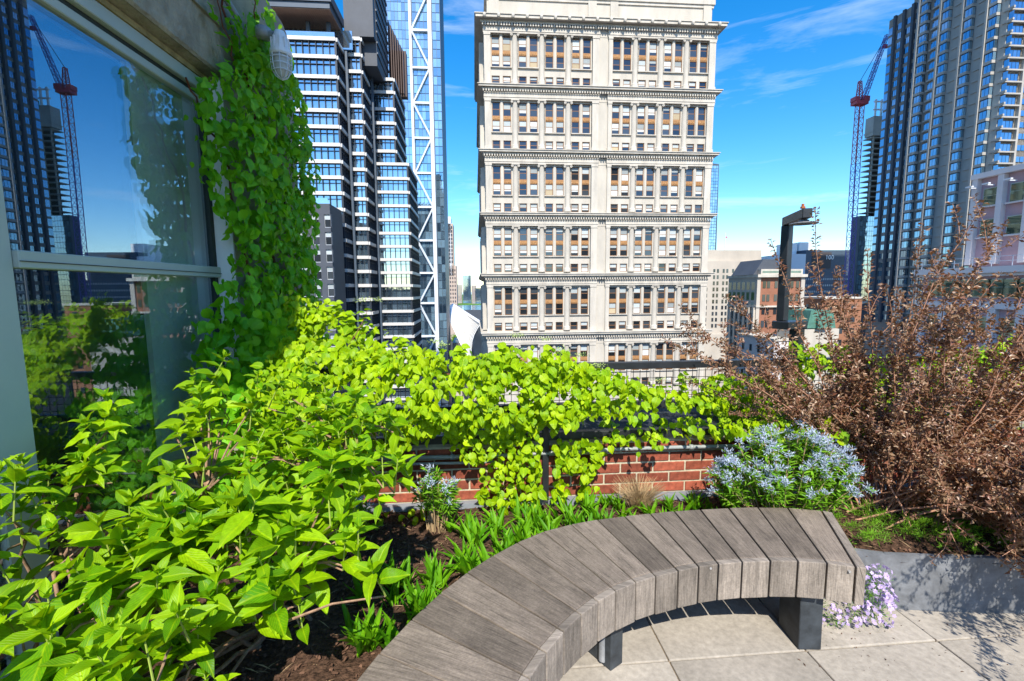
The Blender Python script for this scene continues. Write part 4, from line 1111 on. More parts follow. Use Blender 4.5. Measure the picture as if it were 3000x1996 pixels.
# lamp post
root = thing('lamp_post', 'black square lamp post with an arm and small flat lamp head rising from the shrubs', 'lamp post', (2.1, 3.42, 0.28))
def bb(nm, c, s, mat=M_black, rz=0.5):
    m_ = MB().box(-s[0] / 2, s[0] / 2, -s[1] / 2, s[1] / 2, 0, s[2]); o = m_.build(nm, mat, root, loc=(c[0] - 2.1, c[1] - 3.42, c[2] - 0.28)); o.rotation_euler.z = rz; bevel(o, 0.004, 1); return o
bb('lower_post', (2.14, 3.42, 0.28), (0.075, 0.075, 1.02)); bb('bracket', (2.07, 3.40, 1.30), (0.24, 0.13, 0.055)); bb('upper_post', (2.035, 3.44, 1.356), (0.06, 0.06, 0.7))
m = MB(); m.k = 0; m.box(-0.03, 0.03, -0.38, 0.03, 0, 0.062); o = m.build('arm', M_black, root, loc=(2.035 - 2.1, 3.44 - 3.42, 2.057 - 0.28)); o.rotation_euler.z = -0.24; bevel(o, 0.004, 1)
m = MB(); m.lathe([(0.012, 0), (0.03, -0.005), (0.035, -0.016), (0.085, -0.024), (0.088, -0.030), (0.02, -0.031)], (1.96 - 2.1, 3.13 - 3.42, 2.055 - 0.28), 20); m.build('lamp_head', M_planter, root)
m = MB(); m.lathe([(0.016, 0), (0.016, 0.012), (0.009, 0.014), (0.009, 0.03)], (1.96 - 2.1, 3.15 - 3.42, 2.130 - 0.28), 8); m.build('sensor', pbr('orange_plastic', (0.35, 0.10, 0.03), 0.5), root)

# ---------------------------------------------------------------- window wall on the left
WA = R(3.0); WC, WS = math.cos(WA), math.sin(WA)
# local frame: +x away from the glass (towards the terrace), y along the wall, z up; origin on the glass plane
def wall_thing(nm, lab, cat): return thing(nm, lab, cat, (-1.72, 0, 0), WA)
root = wall_thing('window_wall', 'tall tinted window in a sage metal frame mirroring towers, crane and sky', 'window')
m = MB(); m.box(-0.02, 0, 1.67, 2.93, 1.76, 2.74); m.build('upper_pane', G_mir, root)
m = MB(); m.box(-0.02, 0, 1.67, 2.93, 0.3, 1.69); m.build('lower_pane', G_mir, root)
m = MB(); m.box(-0.02, 0, 0.2, 1.52, 0.3, 2.74); m.build('near_pane', G_mir, root)
o = MB().box(-0.05, 0.035, 1.671, 2.93, 1.692, 1.757).build('crossbar', M_frame, root); bevel(o, 0.004, 1)
o = MB().box(0.0355, 0.0395, 1.671, 2.93, 1.716, 1.719).build('crossbar_groove_shade', M_framed, root)  # dark strip set on the bar in place of a shaded groove
o = MB().box(-0.05, 0.015, 1.53, 1.67, 0.25, 2.76).build('mullion', M_frame, root); bevel(o, 0.004, 1)
o = MB().box(-0.05, 0.022, -1, 2.93, 2.722, 2.765).build('head_rail', M_frame, root); bevel(o, 0.004, 1)
MB().box(-0.05, 0.018, -1, 2.93, 2.766, 2.786).build('head_gap', M_framed, root)
o = MB().box(-0.05, 0.05, -1, 2.93, 2.787, 2.855).build('head_cover', M_frame, root); bevel(o, 0.004, 1)
MB().box(-0.05, 0.058, -1, 2.93, 2.8555, 2.884).build('sealant_joint', M_seal, root)
MB().box(-0.055, -0.028, 2.37, 2.93, 0.3, 2.76).build('white_blind', M_blindpanel, root)
MB().box(-0.05, 0.014, 2.895, 2.93, 0.25, 2.74).build('gasket', M_framed, root)
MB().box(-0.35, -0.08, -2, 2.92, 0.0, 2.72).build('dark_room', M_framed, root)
MB().box(-0.05, 0.06, -1, 1.6, 0.1, 0.25).build('sill', M_frame, root)
root = wall_thing('concrete_pier_wall', 'rough weathered concrete lintel and rounded end pier above and beside the window', 'wall')
m = MB(); m.prism([(0.03, 0.1, 2.885), (0.105, 0.1, 2.905), (0.118, 0.1, 2.90), (0.130, 0.1, 2.915), (0.130, 0.1, 3.18), (-0.6, 0.1, 3.18), (-0.6, 0.1, 2.885)], (0, 2.835, 0)); m.build('lintel', M_conc, root)
m = MB(); m.box(-0.6, 0.145, 0.1, 2.935, 3.182, 3.70); m.build('fascia', M_conc2, root)
m = MB(); m.box(-0.6, 0.61, -0.15, 2.6, 4.0, 4.12); m.box(-0.6, 0.05, -0.15, 2.6, 3.705, 3.999); m.build('shade_eave', M_conc2, root)  # unseen overhang, added and sized to shade the vine on the pier
m = MB()
prof = [(2.94, 0.0), (3.99, 0.0), (3.99, 3.52), (3.975, 3.60), (3.94, 3.67), (3.87, 3.71), (3.75, 3.725), (2.94, 3.70)]
m.prism([(-0.6, y, z) for y, z in prof], (0.725, 0, 0)); m.build('pier', M_conc2, root)
MB().box(-0.55, 0.12, 2.932, 2.9385, 0.0, 2.88).build('painted_reveal', M_reveal, root)
root = wall_thing('rear_wall', 'plain concrete wall behind the near end of the window', 'wall')
m = MB(); m.box(-0.6, 0.1, -6, -1.2, 0, 3.3); m.build('wall', M_conc2, root)

# jelly jar lamp
root = thing('caged_wall_lamp', 'white jelly jar wall lamp in a wire cage among the vines', 'lamp', (-1.455, 3.09, 3.07))
root.scale = (0.86, 0.86, 0.92)
m = MB(); m.lathe([(0.012, 0.185), (0.032, 0.18), (0.046, 0.15), (0.056, 0.10), (0.060, 0.06), (0.074, 0.055), (0.076, 0.03), (0.070, 0.02)], n=20)
for k in range(10): 
    a = 2 * PI * k / 10; m.box(0.060 * math.cos(a) - 0.005, 0.060 * math.cos(a) + 0.005, 0.060 * math.sin(a) - 0.005, 0.060 * math.sin(a) + 0.005, 0.05, 0.13)
m.build('cap', M_white, root, smooth=False)
m = MB(); m.lathe([(0.006, -0.125), (0.028, -0.11), (0.045, -0.085), (0.053, -0.05), (0.056, 0.0), (0.056, 0.019)], n=20); m.build('glass_globe', M_lamp, root, smooth=True)
m = MB()
for z, r_ in ((0.0, 0.071), (-0.04, 0.070), (-0.08, 0.062)): m.tube([(r_ * math.cos(2 * PI * k / 20), r_ * math.sin(2 * PI * k / 20), z) for k in range(21)], 0.0042, 5, False)
for k in range(4):
    a = PI * k / 4 + 0.3
    m.tube([(s * r_ * math.cos(a), s * r_ * math.sin(a), z) for s, r_, z in ((-1, .071, .02), (-1, .071, 0), (-1, .070, -.04), (-1, .062, -.08), (-1, .04, -.115), (0, 0, -.136), (1, .04, -.115), (1, .062, -.08), (1, .070, -.04), (1, .071, 0), (1, .071, .02))], 0.004, 5, False)
m.build('wire_cage', M_steel, root)
m = MB(); m.tube([(0, 0, 0.15), (-0.10, 0, 0.16), (-0.2, 0.0, 0.16)], 0.03, 10); m.lathe([(0.055, -0.03), (0.055, 0.03)], (-0.12, 0, 0.17), 12); m.build('arm', M_galv, root, smooth=True)
m = MB(); m.tube([(-1.68, 2.2, 3.60), (-1.69, 2.7, 3.44), (-1.70, 3.07, 3.30)], 0.019, 8)
tag(m.build('lamp_conduit', M_galv, smooth=True), 'straight metal conduit running down the concrete to the caged lamp', 'pipe')

# ---------------------------------------------------------------- curved bench
INN = [(1.429, 1.794), (1.329, 1.822), (1.216, 1.838), (1.1, 1.842), (0.977, 1.836), (0.869, 1.822), (0.778, 1.803), (0.682, 1.776), (0.577, 1.740), (0.487, 1.702), (0.395, 1.651), (0.316, 1.593), (0.242, 1.524), (0.170, 1.443), (0.104, 1.354), (0.046, 1.257), (0.0, 1.15), (-0.034, 1.035), (-0.055, 0.91), (-0.062, 0.78)]
OUT = [(1.614, 2.284), (1.458, 2.318), (1.304, 2.325), (1.146, 2.320), (0.99, 2.307), (0.845, 2.290), (0.711, 2.266), (0.572, 2.240), (0.426, 2.206), (0.287, 2.160), (0.145, 2.094), (0.018, 2.0), (-0.092, 1.895), (-0.193, 1.778), (-0.284, 1.65), (-0.365, 1.508), (-0.436, 1.356), (-0.49, 1.20), (-0.528, 1.04), (-0.545, 0.87)]
root = thing('curved_bench', 'curved bench of weathered grey hardwood slats on dark steel legs', 'bench', (1.1, 1.95, 0))
def slatmesh(nm, pts, z0, z1, mat, longaxis):
    """four-cornered board with grain UVs along longaxis (pts index pairs 0-3 and 1-2 are the long sides)"""
    me = bpy.data.meshes.new(nm); o0 = Vector((1.1, 1.95, 0))
    V_ = [Vector((p[0], p[1], z)) - o0 for z in (z0, z1) for p in pts]
    F_ = [(3, 2, 1, 0), (4, 5, 6, 7), (0, 1, 5, 4), (1, 2, 6, 5), (2, 3, 7, 6), (3, 0, 4, 7)]
    me.from_pydata([tuple(v) for v in V_], [], F_); me.materials.append(mat)
    uvl = me.uv_layers.new(name='UVMap')
    d = Vector((pts[3][0] - pts[0][0], pts[3][1] - pts[0][1], 0)); d = d.normalized() if longaxis == 'y' else Vector((0, 0, 1))
    s = Vector((pts[1][0] - pts[0][0], pts[1][1] - pts[0][1], 0)).normalized()
    for po in me.polygons:
        for li in po.loop_indices:
            v = V_[me.loops[li].vertex_index]
            uvl.data[li].uv = (v.dot(d) + (0 if longaxis != 'y' else v.z * 0.7), v.dot(s) + (v.dot(Vector((-s.y, s.x, 0))) if longaxis != 'y' else 0.3 * v.z))
    o = obj(nm, me, root); bevel(o, 0.0035, 2); return o
def lerp2(a, b, t): return (a[0] + (b[0] - a[0]) * t, a[1] + (b[1] - a[1]) * t)
for i in range(len(INN) - 1):
    i0, i1, o0, o1 = INN[i], INN[i + 1], OUT[i], OUT[i + 1]
    gap = 0.0035 if i < 8 else 0.0022
    w_i = math.dist(i0, i1); w_o = math.dist(o0, o1); ti, to_ = gap / w_i, gap / w_o
    a, b, c, d = lerp2(i1, i0, ti), lerp2(i0, i1, ti), lerp2(o0, o1, to_), lerp2(o1, o0, to_)
    # a,b: inner left,right; c,d: outer right,left
    L1 = math.dist(b, c); t = 0.030 / L1; dz = random.uniform(-0.0012, 0.0012)
    a2, b2 = lerp2(a, d, t + 0.0015), lerp2(b, c, t + 0.0015)
    slatmesh('slat', [a2, b2, c, d], 0.400 + dz, 0.440 + dz, M_plank, 'y')
    a3, b3 = lerp2(a, d, t), lerp2(b, c, t)
    slatmesh('front_block', [a, b, b3, a3], 0.272 + random.uniform(-0.003, 0.003), 0.4395 + dz, M_plankf, 'z')
    d3, c3 = lerp2(d, a, t), lerp2(c, b, t)
    slatmesh('rear_block', [d3, c3, c, d], 0.290, 0.3985 + dz, M_plankf, 'z')
slatmesh('end_board', [(1.431, 1.790), (1.466, 1.783), (1.655, 2.262), (1.618, 2.282)], 0.272, 0.441, M_plankf, 'y')
m = MB()
for ins in (0.10, 0.38):
    for i in range(len(INN) - 1):
        p, q = lerp2(INN[i], OUT[i], ins / 0.5), lerp2(INN[i + 1], OUT[i + 1], ins / 0.5)
        m.bar((p[0] - 1.1, p[1] - 1.95, 0.375), (q[0] - 1.1, q[1] - 1.95, 0.375), 0.045)
m.build('steel_frame', M_black, root)
m = MB()
for x, y in ((0.79, 1.80), (1.36, 1.812)): m.lathe([(0.005, -0.001), (0.005, 0.001)], (0, 0, 0), 8)
def leg(x, y, ang, w, d, lean):
    c, s = math.cos(ang), math.sin(ang); T = lambda a, b, z: (x + a * c - b * s - 1.1, y + a * s + b * c - 1.95, z)
    mm = MB(); mm.prism([T(-w / 2, 0, 0), T(w / 2, 0, 0), T(w / 2, lean, 0.38), T(-w / 2, lean, 0.38)], (-s * d, c * d, 0)); o = mm.build('leg', M_legp, root); bevel(o, 0.003, 1)
M_legp = pbr('scuffed_grey_leg', (0.035, 0.042, 0.05), 0.6, 0.4, noise=(14, 0.5), bump=(50, 0.3, 0.002))
leg(1.313, 1.868, R(-1), 0.10, 0.16, 0.01); leg(0.435, 1.782, R(36), 0.075, 0.30, 0.0); leg(-0.06, 0.95, R(80), 0.09, 0.3, 0.0)
m = MB(); m.tube([(0.378 - 1.1, 1.80 - 1.95, 0.02), (0.378 - 1.1, 1.81 - 1.95, 0.36)], 0.017, 8); m.build('brace_tube', M_planter, root, smooth=True)

for (x, y, z) in ((0.832, 1.8135, 0.425), (1.405, 1.7935, 0.418)):
    m = MB(); m.tube([(x - 1.1, y - 1.95 + 0.006, z), (x - 1.1, y - 1.95 - 0.0015, z)], 0.005, 10); m.build('screw_plug', M_screw, root)
# windblown bits on the paving along the planter
n = 150; p = np.c_[rng.uniform(1.2, 3.0, n), 2.05 - np.abs(rng.normal(0, 0.22, n)), np.full(n, 0.003)]
foliage(None, [leaf_shape(0.3, 2, fold=0.3, wave=0)], frames(p, jit(n, 1) * [1, 1, 0.05], np.tile([0, 0, 1.], (n, 1)), rng.uniform(0.005, 0.022, n)), M_chip, 0, stuff_name='windblown_litter')
# ================================================================== PLANTS
T_h = [leaf_shape(0.50, 8, droop=d_, fold=f_, wave=w_, shape='lance', twist=t_, seed=s_) for s_, (d_, f_, w_, t_) in enumerate(((0.18, 0.28, 0.022, 0.1), (0.35, 0.22, 0.03, -0.3), (0.08, 0.35, 0.02, 0.4), (0.5, 0.18, 0.03, 0.2), (0.28, 0.3, 0.025, -0.5)))]
T_v = [leaf_shape(w_, 6, droop=d_, fold=f_, wave=v_, shape='heart', twist=t_, seed=s_ + 9) for s_, (w_, d_, f_, v_, t_) in enumerate(((0.86, 0.22, 0.14, 0.03, 0.2), (0.80, 0.38, 0.10, 0.04, -0.2), (0.9, 0.1, 0.22, 0.02, 0.1), (0.82, 0.3, 0.2, 0.035, 0.4)))]
SUNV = np.array([-0.07, -0.68, 0.73])

def shrub(name, label, base, poly, canopy, nshoot, leafL, seed, extra=(), nparts=300, ncane=14, lower=0.3):
    global rng
    rng = np.random.default_rng(seed * 101)
    t = thing(name, label, 'shrub', base)
    P = scatter(poly, nshoot)
    tips = [np.array([x, y, canopy(x, y) + rng.normal(0, 0.055)]) for x, y in P]
    for p in list(tips):
        if rng.random() < lower: tips.append(p + np.array([rng.normal(0, .05), rng.normal(0, .05), -rng.uniform(0.10, 0.26)]))
    tips += [np.array(e) for e in extra]
    tips = np.array(tips)
    B = np.array(base) + np.array([0, 0, 0.0])
    # canes
    targets = tips[rng.choice(len(tips), ncane, replace=False)]
    nodes = []
    for q in targets:
        b0 = B + np.array([rng.normal(0, 0.06), rng.normal(0, 0.06), -0.02]); q2 = q - np.array([0, 0, 0.12])
        mid = b0 * 0.45 + q2 * 0.55 + np.array([rng.normal(0, 0.05), rng.normal(0, 0.05), 0.06])
        pts = [(1 - s) ** 2 * b0 + 2 * s * (1 - s) * mid + s * s * q2 for s in np.linspace(0, 1, 9)]
        pts = [p + (rng.normal(0, 0.008, 3) if 0 < i < 8 else 0) for i, p in enumerate(pts)]
        m = MB(); m.tube([p - B for p in pts], list(np.linspace(0.0085, 0.0045, 9)), 7); m.build('cane', M_bark, t, smooth=True)
        nodes += pts[3:]
    nodes = np.array(nodes)
    tw = MB(); gs = MB(); pos, dr, nr, sc = [], [], [], []
    for tip in tips:
        d = np.linalg.norm(nodes - (tip - np.array([0, 0, 0.12])), axis=1); nd = nodes[np.argmin(d)]
        ax = unit(np.array([rng.normal(0.05, 0.28), rng.normal(-0.10, 0.28), 1.0]))
        b1 = tip - ax * 0.13
        tw.tube([nd - B, (nd * 0.5 + b1 * 0.5) + np.array([0, 0, 0.02]) - B, b1 - B], [0.0045, 0.0035, 0.0028], 5, False)
        gs.tube([b1 - B, tip - B], [0.0028, 0.0018], 5, False)
        a0 = rng.uniform(0, PI)
        s1 = unit(np.cross(ax, [0.3, 0.9, 0.1])); s2 = np.cross(ax, s1); size = rng.uniform(0.68, 1.25)
        for k, (h, el, L) in enumerate(((0, 68, 0.35), (0.004, 55, 0.55), (0.02, 33, 0.82), (0.05, 14, 1.0), (0.088, -2, 1.0))):
            if k == 4 and rng.random() < 0.35: continue
            for q in (0, 1):
                a = a0 + k * PI / 2 + q * PI + rng.normal(0, 0.18); e = R(el + rng.normal(0, 11))
                o_ = s1 * math.cos(a) + s2 * math.sin(a); dv = o_ * math.cos(e) + ax * math.sin(e)
                nv = ax * math.cos(e) - o_ * math.sin(e)
                pos.append(tip - ax * h); dr.append(dv); nr.append(nv + rng.normal(0, 0.15, 3) + SUNV * 0.25); sc.append(leafL * (1.12 - 0.30 * min(1.0, max(0.0, tip[1] - 1.0))) * L * size * rng.uniform(0.85, 1.12))
    tw.build('twigs', M_bark, t, kind='stuff'); gs.build('green_shoots', M_green_stem, t, kind='stuff')
    M_ = frames(np.array(pos), np.array(dr), np.array(nr), np.array(sc))
    foliage(t, T_h, M_, L_hyd, nparts, stuff_name='inner_leaves')
    return t
cano = lambda x, y: 0.74 + 0.53 * (y - 1.05) + 0.02 * math.sin(x * 9) + 0.02 * math.sin(y * 11)
shrub('broadleaf_shrub', 'large bright green shrub with pointed opposite leaves filling the left foreground', (-0.95, 1.75, 0.26),
      [(-0.86, 0.80), (-1.25, 0.72), (-1.42, 1.1), (-1.26, 1.30), (-1.16, 1.5), (-1.42, 1.88), (-1.2, 2.0), (-0.82, 1.97), (-0.50, 1.84), (-0.36, 1.60), (-0.52, 1.47), (-0.60, 1.36), (-0.70, 1.22), (-0.78, 1.08), (-0.84, 0.98)], cano, 155, 0.110, 3, extra=[(-0.41, 1.24, 0.80), (-0.50, 1.40, 0.84)], ncane=20)
shrub('broadleaf_shrub', 'smaller green shrub with pointed leaves at the far left edge against the window frame', (-1.55, 1.45, 0.26),
      [(-1.70, 1.72), (-1.64, 1.40), (-1.5, 1.18), (-1.42, 1.25), (-1.48, 1.55), (-1.60, 1.78)], lambda x, y: 0.98 + 0.35 * (y - 1.4), 20, 0.105, 4, ncane=6, nparts=150)

def vine(name, label, base, groups, mat, size, seed, nparts=300, cat='climbing plant', stems=(), clusters=(), extra=None):
    """groups: (polygon in (a,z), n, fn(a,z,depth)->pos, outward normal, depth, up weight)"""
    global rng
    rng = np.random.default_rng(seed * 77)
    t = thing(name, label, cat, base); pos, nn, dd, ss = [], [], [], []
    for poly, n, fn, nrm, depth, upw in groups:
        P = scatter(poly, n); nrm = np.array(nrm)
        for a, z in P:
            if size < 0.05 and upw > 0.5 and math.sin(a * 11 + z * 7 + 1) * math.sin(z * 17 - a * 9) < -0.55 and rng.random() < 0.8: continue
            dep = depth * rng.random() ** 0.7
            p = fn(a, z, dep); pos.append(p)
            v = unit(nrm + np.array([0, 0, upw]) + rng.normal(0, 0.46, 3)); nn.append(v)
            dn = np.array([0, 0, -1.0]) + rng.normal(0, 0.55, 3) + nrm * 0.25; dn = dn - v * np.dot(dn, v) * 0.8; dd.append(dn)
            ss.append(size * rng.choice([0.5, 0.72, 0.9, 1.08, 1.3], p=[.18, .22, .27, .2, .13]))
    for p, v, d, s in (extra or []): pos.append(p); nn.append(v); dd.append(d); ss.append(s)
    M_ = frames(np.array(pos), np.array(dd), np.array(nn), np.array(ss))
    foliage(t, T_v, M_, mat, nparts, stuff_name='small_leaves')
    B = Vector(base)
    for pts, r_ in stems:
        m = MB(); m.tube([Vector(p) - B for p in pts], list(np.linspace(r_, r_ * 0.5, len(pts))), 6); m.build('stem', M_twig, t, smooth=True)
    for c in clusters:
        c = np.array(c); n = 70
        pp = c + rng.normal(0, 1, (n, 3)) * [0.022, 0.022, 0.007]
        M2 = frames(pp, jit(n, 1), unit(jit(n, 0.4) + [0, 0, 1]), np.full(n, 0.0075))
        V_, Q_, U_ = leaf_shape(0.9, 2, shape='oval'); Vh = np.c_[V_, np.ones(len(V_))]
        X = np.einsum('nij,vj->nvi', M2, Vh)[:, :, :3].reshape(-1, 3) - np.array(base)
        obj('flower_cluster', mesh_np('flower_cluster', X, (Q_[None] + (np.arange(n) * len(V_))[:, None, None]).reshape(-1, 4), np.tile(U_, (n, 1)), L_bud), t)
    return t
def wstem(pts, n=10, s=0.01):
    P = [np.array(p) for p in pts]; out_ = []
    for a, b in zip(P[:-1], P[1:]):
        for i in range(n): out_.append(a + (b - a) * i / n + rng.normal(0, s, 3))
    return [tuple(p) for p in out_] + [tuple(P[-1])]

# vine over the pier: (y along the wall, z)
WN = np.array([WC, WS, 0])
pier = lambda y, z, d: np.array([-1.72 - 0.052 * y + (0.14 if y >= 2.9 else 0.05 + max(0, y - 2.5) * 0.22) + 0.012 + d * (1 if y >= 2.75 else 0.6) + 0.02 * math.sin(y * 7 + z * 5), y, z])
extra = []
for (y0, z0, y1, z1, k) in ((3.05, 3.0, 2.72, 3.6, 16), (3.3, 3.1, 3.0, 3.75, 14), (3.5, 3.2, 3.35, 3.75, 10), (2.9, 2.9, 2.62, 3.5, 10)):
    for i in range(k):
        for sgn in (-1, 1):
            s = i / k; p = pier(y0 + (y1 - y0) * s, z0 + (z1 - z0) * s, 0.05 + 0.05 * s)
            extra.append((p, unit(np.array([0.5, -0.3, 0.9]) + rng.normal(0, .3, 3)), np.array([0.3, sgn * 1.0, -0.2]) + rng.normal(0, .3, 3), 0.045 * rng.uniform(0.7, 1.3)))
vine('climbing_vine', 'dense dark green heart leaved vine covering the concrete pier beside the window', (-1.55, 3.2, 0.25),
     [([(2.60, 2.66), (2.64, 2.78), (2.78, 2.86), (2.92, 3.0), (3.1, 3.22), (3.45, 3.38), (3.72, 3.15), (3.88, 2.9), (3.92, 2.2), (3.88, 1.6), (3.95, 1.0), (3.9, 0.3), (2.5, 0.3), (2.48, 1.1), (2.52, 1.45), (2.70, 1.62), (2.82, 1.9), (2.70, 2.1), (2.63, 2.35)], 4000, pier, WN, 0.17, 0.30),
      ([(-1.72, 0.3), (-1.30, 0.3), (-1.22, 0.9), (-1.3, 1.35), (-1.5, 1.5), (-1.72, 1.45)], 700, lambda x, z, d: np.array([x, 2.93 - d - 0.15 * math.sin(z * 3), z]), (0.3, -0.8, 0), 0.35, 0.35),
      ([(2.95, 3.25), (3.3, 3.5), (3.55, 3.5), (3.5, 3.1), (3.0, 2.95)], 150, pier, WN, 0.14, 0.4)],
     L_vined, 0.068, 5, nparts=300, extra=extra,
     stems=[(wstem([pier(3.4, 0.3, 0), pier(3.5, 1.4, 0), pier(3.35, 2.5, 0), pier(3.1, 3.1, 0.03), pier(2.72, 3.65, 0.1)]), 0.012), (wstem([pier(3.0, 0.3, 0), pier(3.1, 1.2, 0.02), pier(2.9, 2.3, 0), pier(2.6, 2.75, 0.03)]), 0.010), (wstem([pier(3.05, 2.9, 0.05), pier(2.72, 3.6, 0.1)]), 0.005), (wstem([pier(3.3, 3.0, 0.05), pier(3.0, 3.75, 0.12)]), 0.005), (wstem([pier(3.7, 0.3, 0), pier(3.75, 1.5, 0), pier(3.6, 2.6, 0)]), 0.01)])

# sunny vine over the railing: (x, z), depth towards the terrace
def mound(x, z, d):
    top = 1.22
    b = max(0.0, 1 - ((z - 1.0) / 0.34) ** 2) ** 0.5
    left = math.exp(-((x + 0.9) / 0.7) ** 2)
    lump = 0.05 * math.sin(x * 8.3 + z * 5) * math.sin(z * 15 - x * 6) + 0.03 * math.sin(x * 21 + z * 13)
    return np.array([x, 2.92 + lump + 0.08 * x - (0.30 + 0.22 * left) * b - (d - 0.1) * (0.6 + 0.4 * b), z])
topo = [(-1.34, 1.62), (-1.25, 1.56), (-1.12, 1.46), (-0.9, 1.36), (-0.72, 1.29), (-0.47, 1.255), (-0.35, 1.235), (-0.2, 1.25), (0.06, 1.28), (0.3, 1.25), (0.43, 1.18), (0.56, 1.10), (0.80, 1.03), (1.02, 0.98), (1.26, 0.95), (1.32, 0.91)]
lowo = [(1.15, 0.89), (0.92, 0.90), (0.72, 0.86), (0.5, 0.87), (0.32, 0.82), (0.18, 0.74), (-0.05, 0.71), (-0.3, 0.72), (-0.5, 0.78), (-0.8, 0.72), (-1.34, 0.6)]
up = []
for (x, z, h, lean) in ((-0.92, 1.36, 0.14, 0.2), (-0.98, 1.38, 0.10, -0.3), (-0.62, 1.27, 0.06, 0.1), (-0.30, 1.22, 0.07, 0.3), (1.02, 1.0, 0.10, 0.2), (-1.1, 1.45, 0.09, 0.1)):
    for i in range(9):
        s = i / 9; a = i * 2.4; p = mound(x, z, 0.1) + np.array([lean * h * s, 0, h * s])
        up.append((p, unit(np.array([0.1, -0.4, 0.8]) + rng.normal(0, .3, 3)), np.array([math.cos(a), math.sin(a) * 0.6, 0.1]), 0.055 * rng.uniform(0.7, 1.1)))
cl = [mound(x, z, 0.12) + np.array([0, 0, 0.03]) for x, z in ((-0.93, 1.52), (-0.85, 1.52), (-0.45, 1.28), (-0.40, 1.26), (0.03, 1.30), (0.1, 1.02), (0.28, 1.22), (0.4, 1.19), (0.5, 1.13), (0.55, 0.98), (0.88, 1.03), (0.76, 0.98), (1.04, 1.04), (-0.05, 1.1), (0.2, 1.28), (-0.6, 1.22))]
vine('climbing_vine', 'sunlit yellow green vine mounded over the black railing from pier to mid span', (0.0, 2.85, 0.7),
     [(topo + lowo, 4000, mound, (0, -0.75, 0), 0.22, 0.75), ([(-1.3, 1.58), (-1.0, 1.42), (-0.5, 1.25), (0.4, 1.16), (1.0, 0.98), (1.0, 0.92), (0.4, 1.02), (-0.5, 1.08), (-1.3, 1.2)], 900, lambda x, z, d: mound(x, z, 0) + np.array([0, 0.25 - d, 0]), (0, -0.3, 0), 0.3, 0.9)],
     L_vine, 0.048, 6, extra=up, clusters=cl,
     stems=[(wstem([mound(-1.3, 1.2, 0), mound(-0.6, 1.1, 0.0), mound(0.1, 1.12, 0.03), mound(0.45, 1.10, 0.05)], 8, 0.012), 0.006), (wstem([mound(0.0, 1.0, 0), mound(0.6, 1.0, 0.08), mound(1.2, 0.95, 0.1)], 8, 0.01), 0.004), (wstem([mound(-0.92, 1.3, 0.1), mound(-0.9, 1.48, 0.1)], 4, 0.004), 0.003)])
wallf = lambda x, z, d: np.array([x, 2.70 + 0.08 * x - d, z])
vine('climbing_vine', 'vine hanging down the brick parapet on both sides of the railing post', (0.1, 2.68, 0.3),
     [([(-0.42, 0.76), (0.16, 0.76), (0.17, 0.33), (-0.05, 0.30), (-0.22, 0.38), (-0.14, 0.55), (-0.3, 0.62)], 340, wallf, (0, -1, 0), 0.13, 0.45),
      ([(0.24, 0.70), (0.62, 0.70), (0.55, 0.58), (0.47, 0.44), (0.42, 0.42), (0.36, 0.50), (0.26, 0.52)], 150, wallf, (0, -1, 0), 0.09, 0.45),
      ([(0.24, 0.48), (0.34, 0.44), (0.34, 0.33), (0.24, 0.33)], 30, wallf, (0, -1, 0), 0.07, 0.45), ([(0.42, 0.42), (0.52, 0.42), (0.55, 0.33), (0.4, 0.33)], 16, wallf, (0, -1, 0), 0.05, 0.4),
      ([(0.62, 0.73), (0.95, 0.72), (0.9, 0.66), (0.72, 0.62), (0.62, 0.68)], 34, wallf, (0, -1, 0), 0.16, 0.6),
      ([(-0.9, 0.34), (-0.3, 0.34), (-0.25, 0.28), (-0.9, 0.28)], 36, wallf, (0, -0.6, 0), 0.22, 1.0)],
     L_vine, 0.046, 7, nparts=220, stems=[(wstem([wallf(-0.1, 0.3, 0.02), wallf(0.0, 0.5, 0.03), wallf(0.1, 0.75, 0.02)]), 0.005), (wstem([wallf(-0.9, 0.29, 0.05), wallf(-0.4, 0.28, 0.1), wallf(0.1, 0.3, 0.06)]), 0.004)])
back = lambda x, z, d: np.array([x, 3.12 + 0.08 * x - d, z])
vine('climbing_vine', 'green vine behind and below the railing right of the sunlit mound', (1.2, 3.0, 0.7),
     [([(0.6, 0.74), (2.2, 0.80), (2.2, 0.7), (0.6, 0.68)], 260, lambda x, z, d: np.array([x, 3.05 - d * 1.2, z]), (0, -0.6, 0), 0.3, 0.9),
      ([(1.25, 0.98), (1.5, 1.02), (2.0, 0.98), (2.1, 0.75), (1.35, 0.72)], 420, back, (0, -0.8, 0), 0.25, 0.6),
      ([(1.3, 0.80), (1.9, 0.86), (2.0, 0.66), (1.4, 0.70)], 150, lambda x, z, d: np.array([x, 2.72 - d, z]), (0, -0.8, 0), 0.15, 0.7)],
     L_vine, 0.058, 8, nparts=150)
vine('climbing_vine', 'green vine on the railing glimpsed behind the bronze shrub at the right', (2.8, 3.3, 0.7),
     [([(2.1, 1.15), (2.5, 1.12), (3.0, 1.18), (3.6, 1.25), (4.4, 1.32), (4.4, 0.4), (2.1, 0.4)], 1500, back, (0, -0.8, 0), 0.35, 0.6),
      ([(1.95, 1.25), (2.3, 1.2), (2.35, 1.05), (2.0, 1.0)], 70, back, (0, -0.8, 0), 0.2, 0.8)],
     L_vine, 0.062, 9, nparts=150)
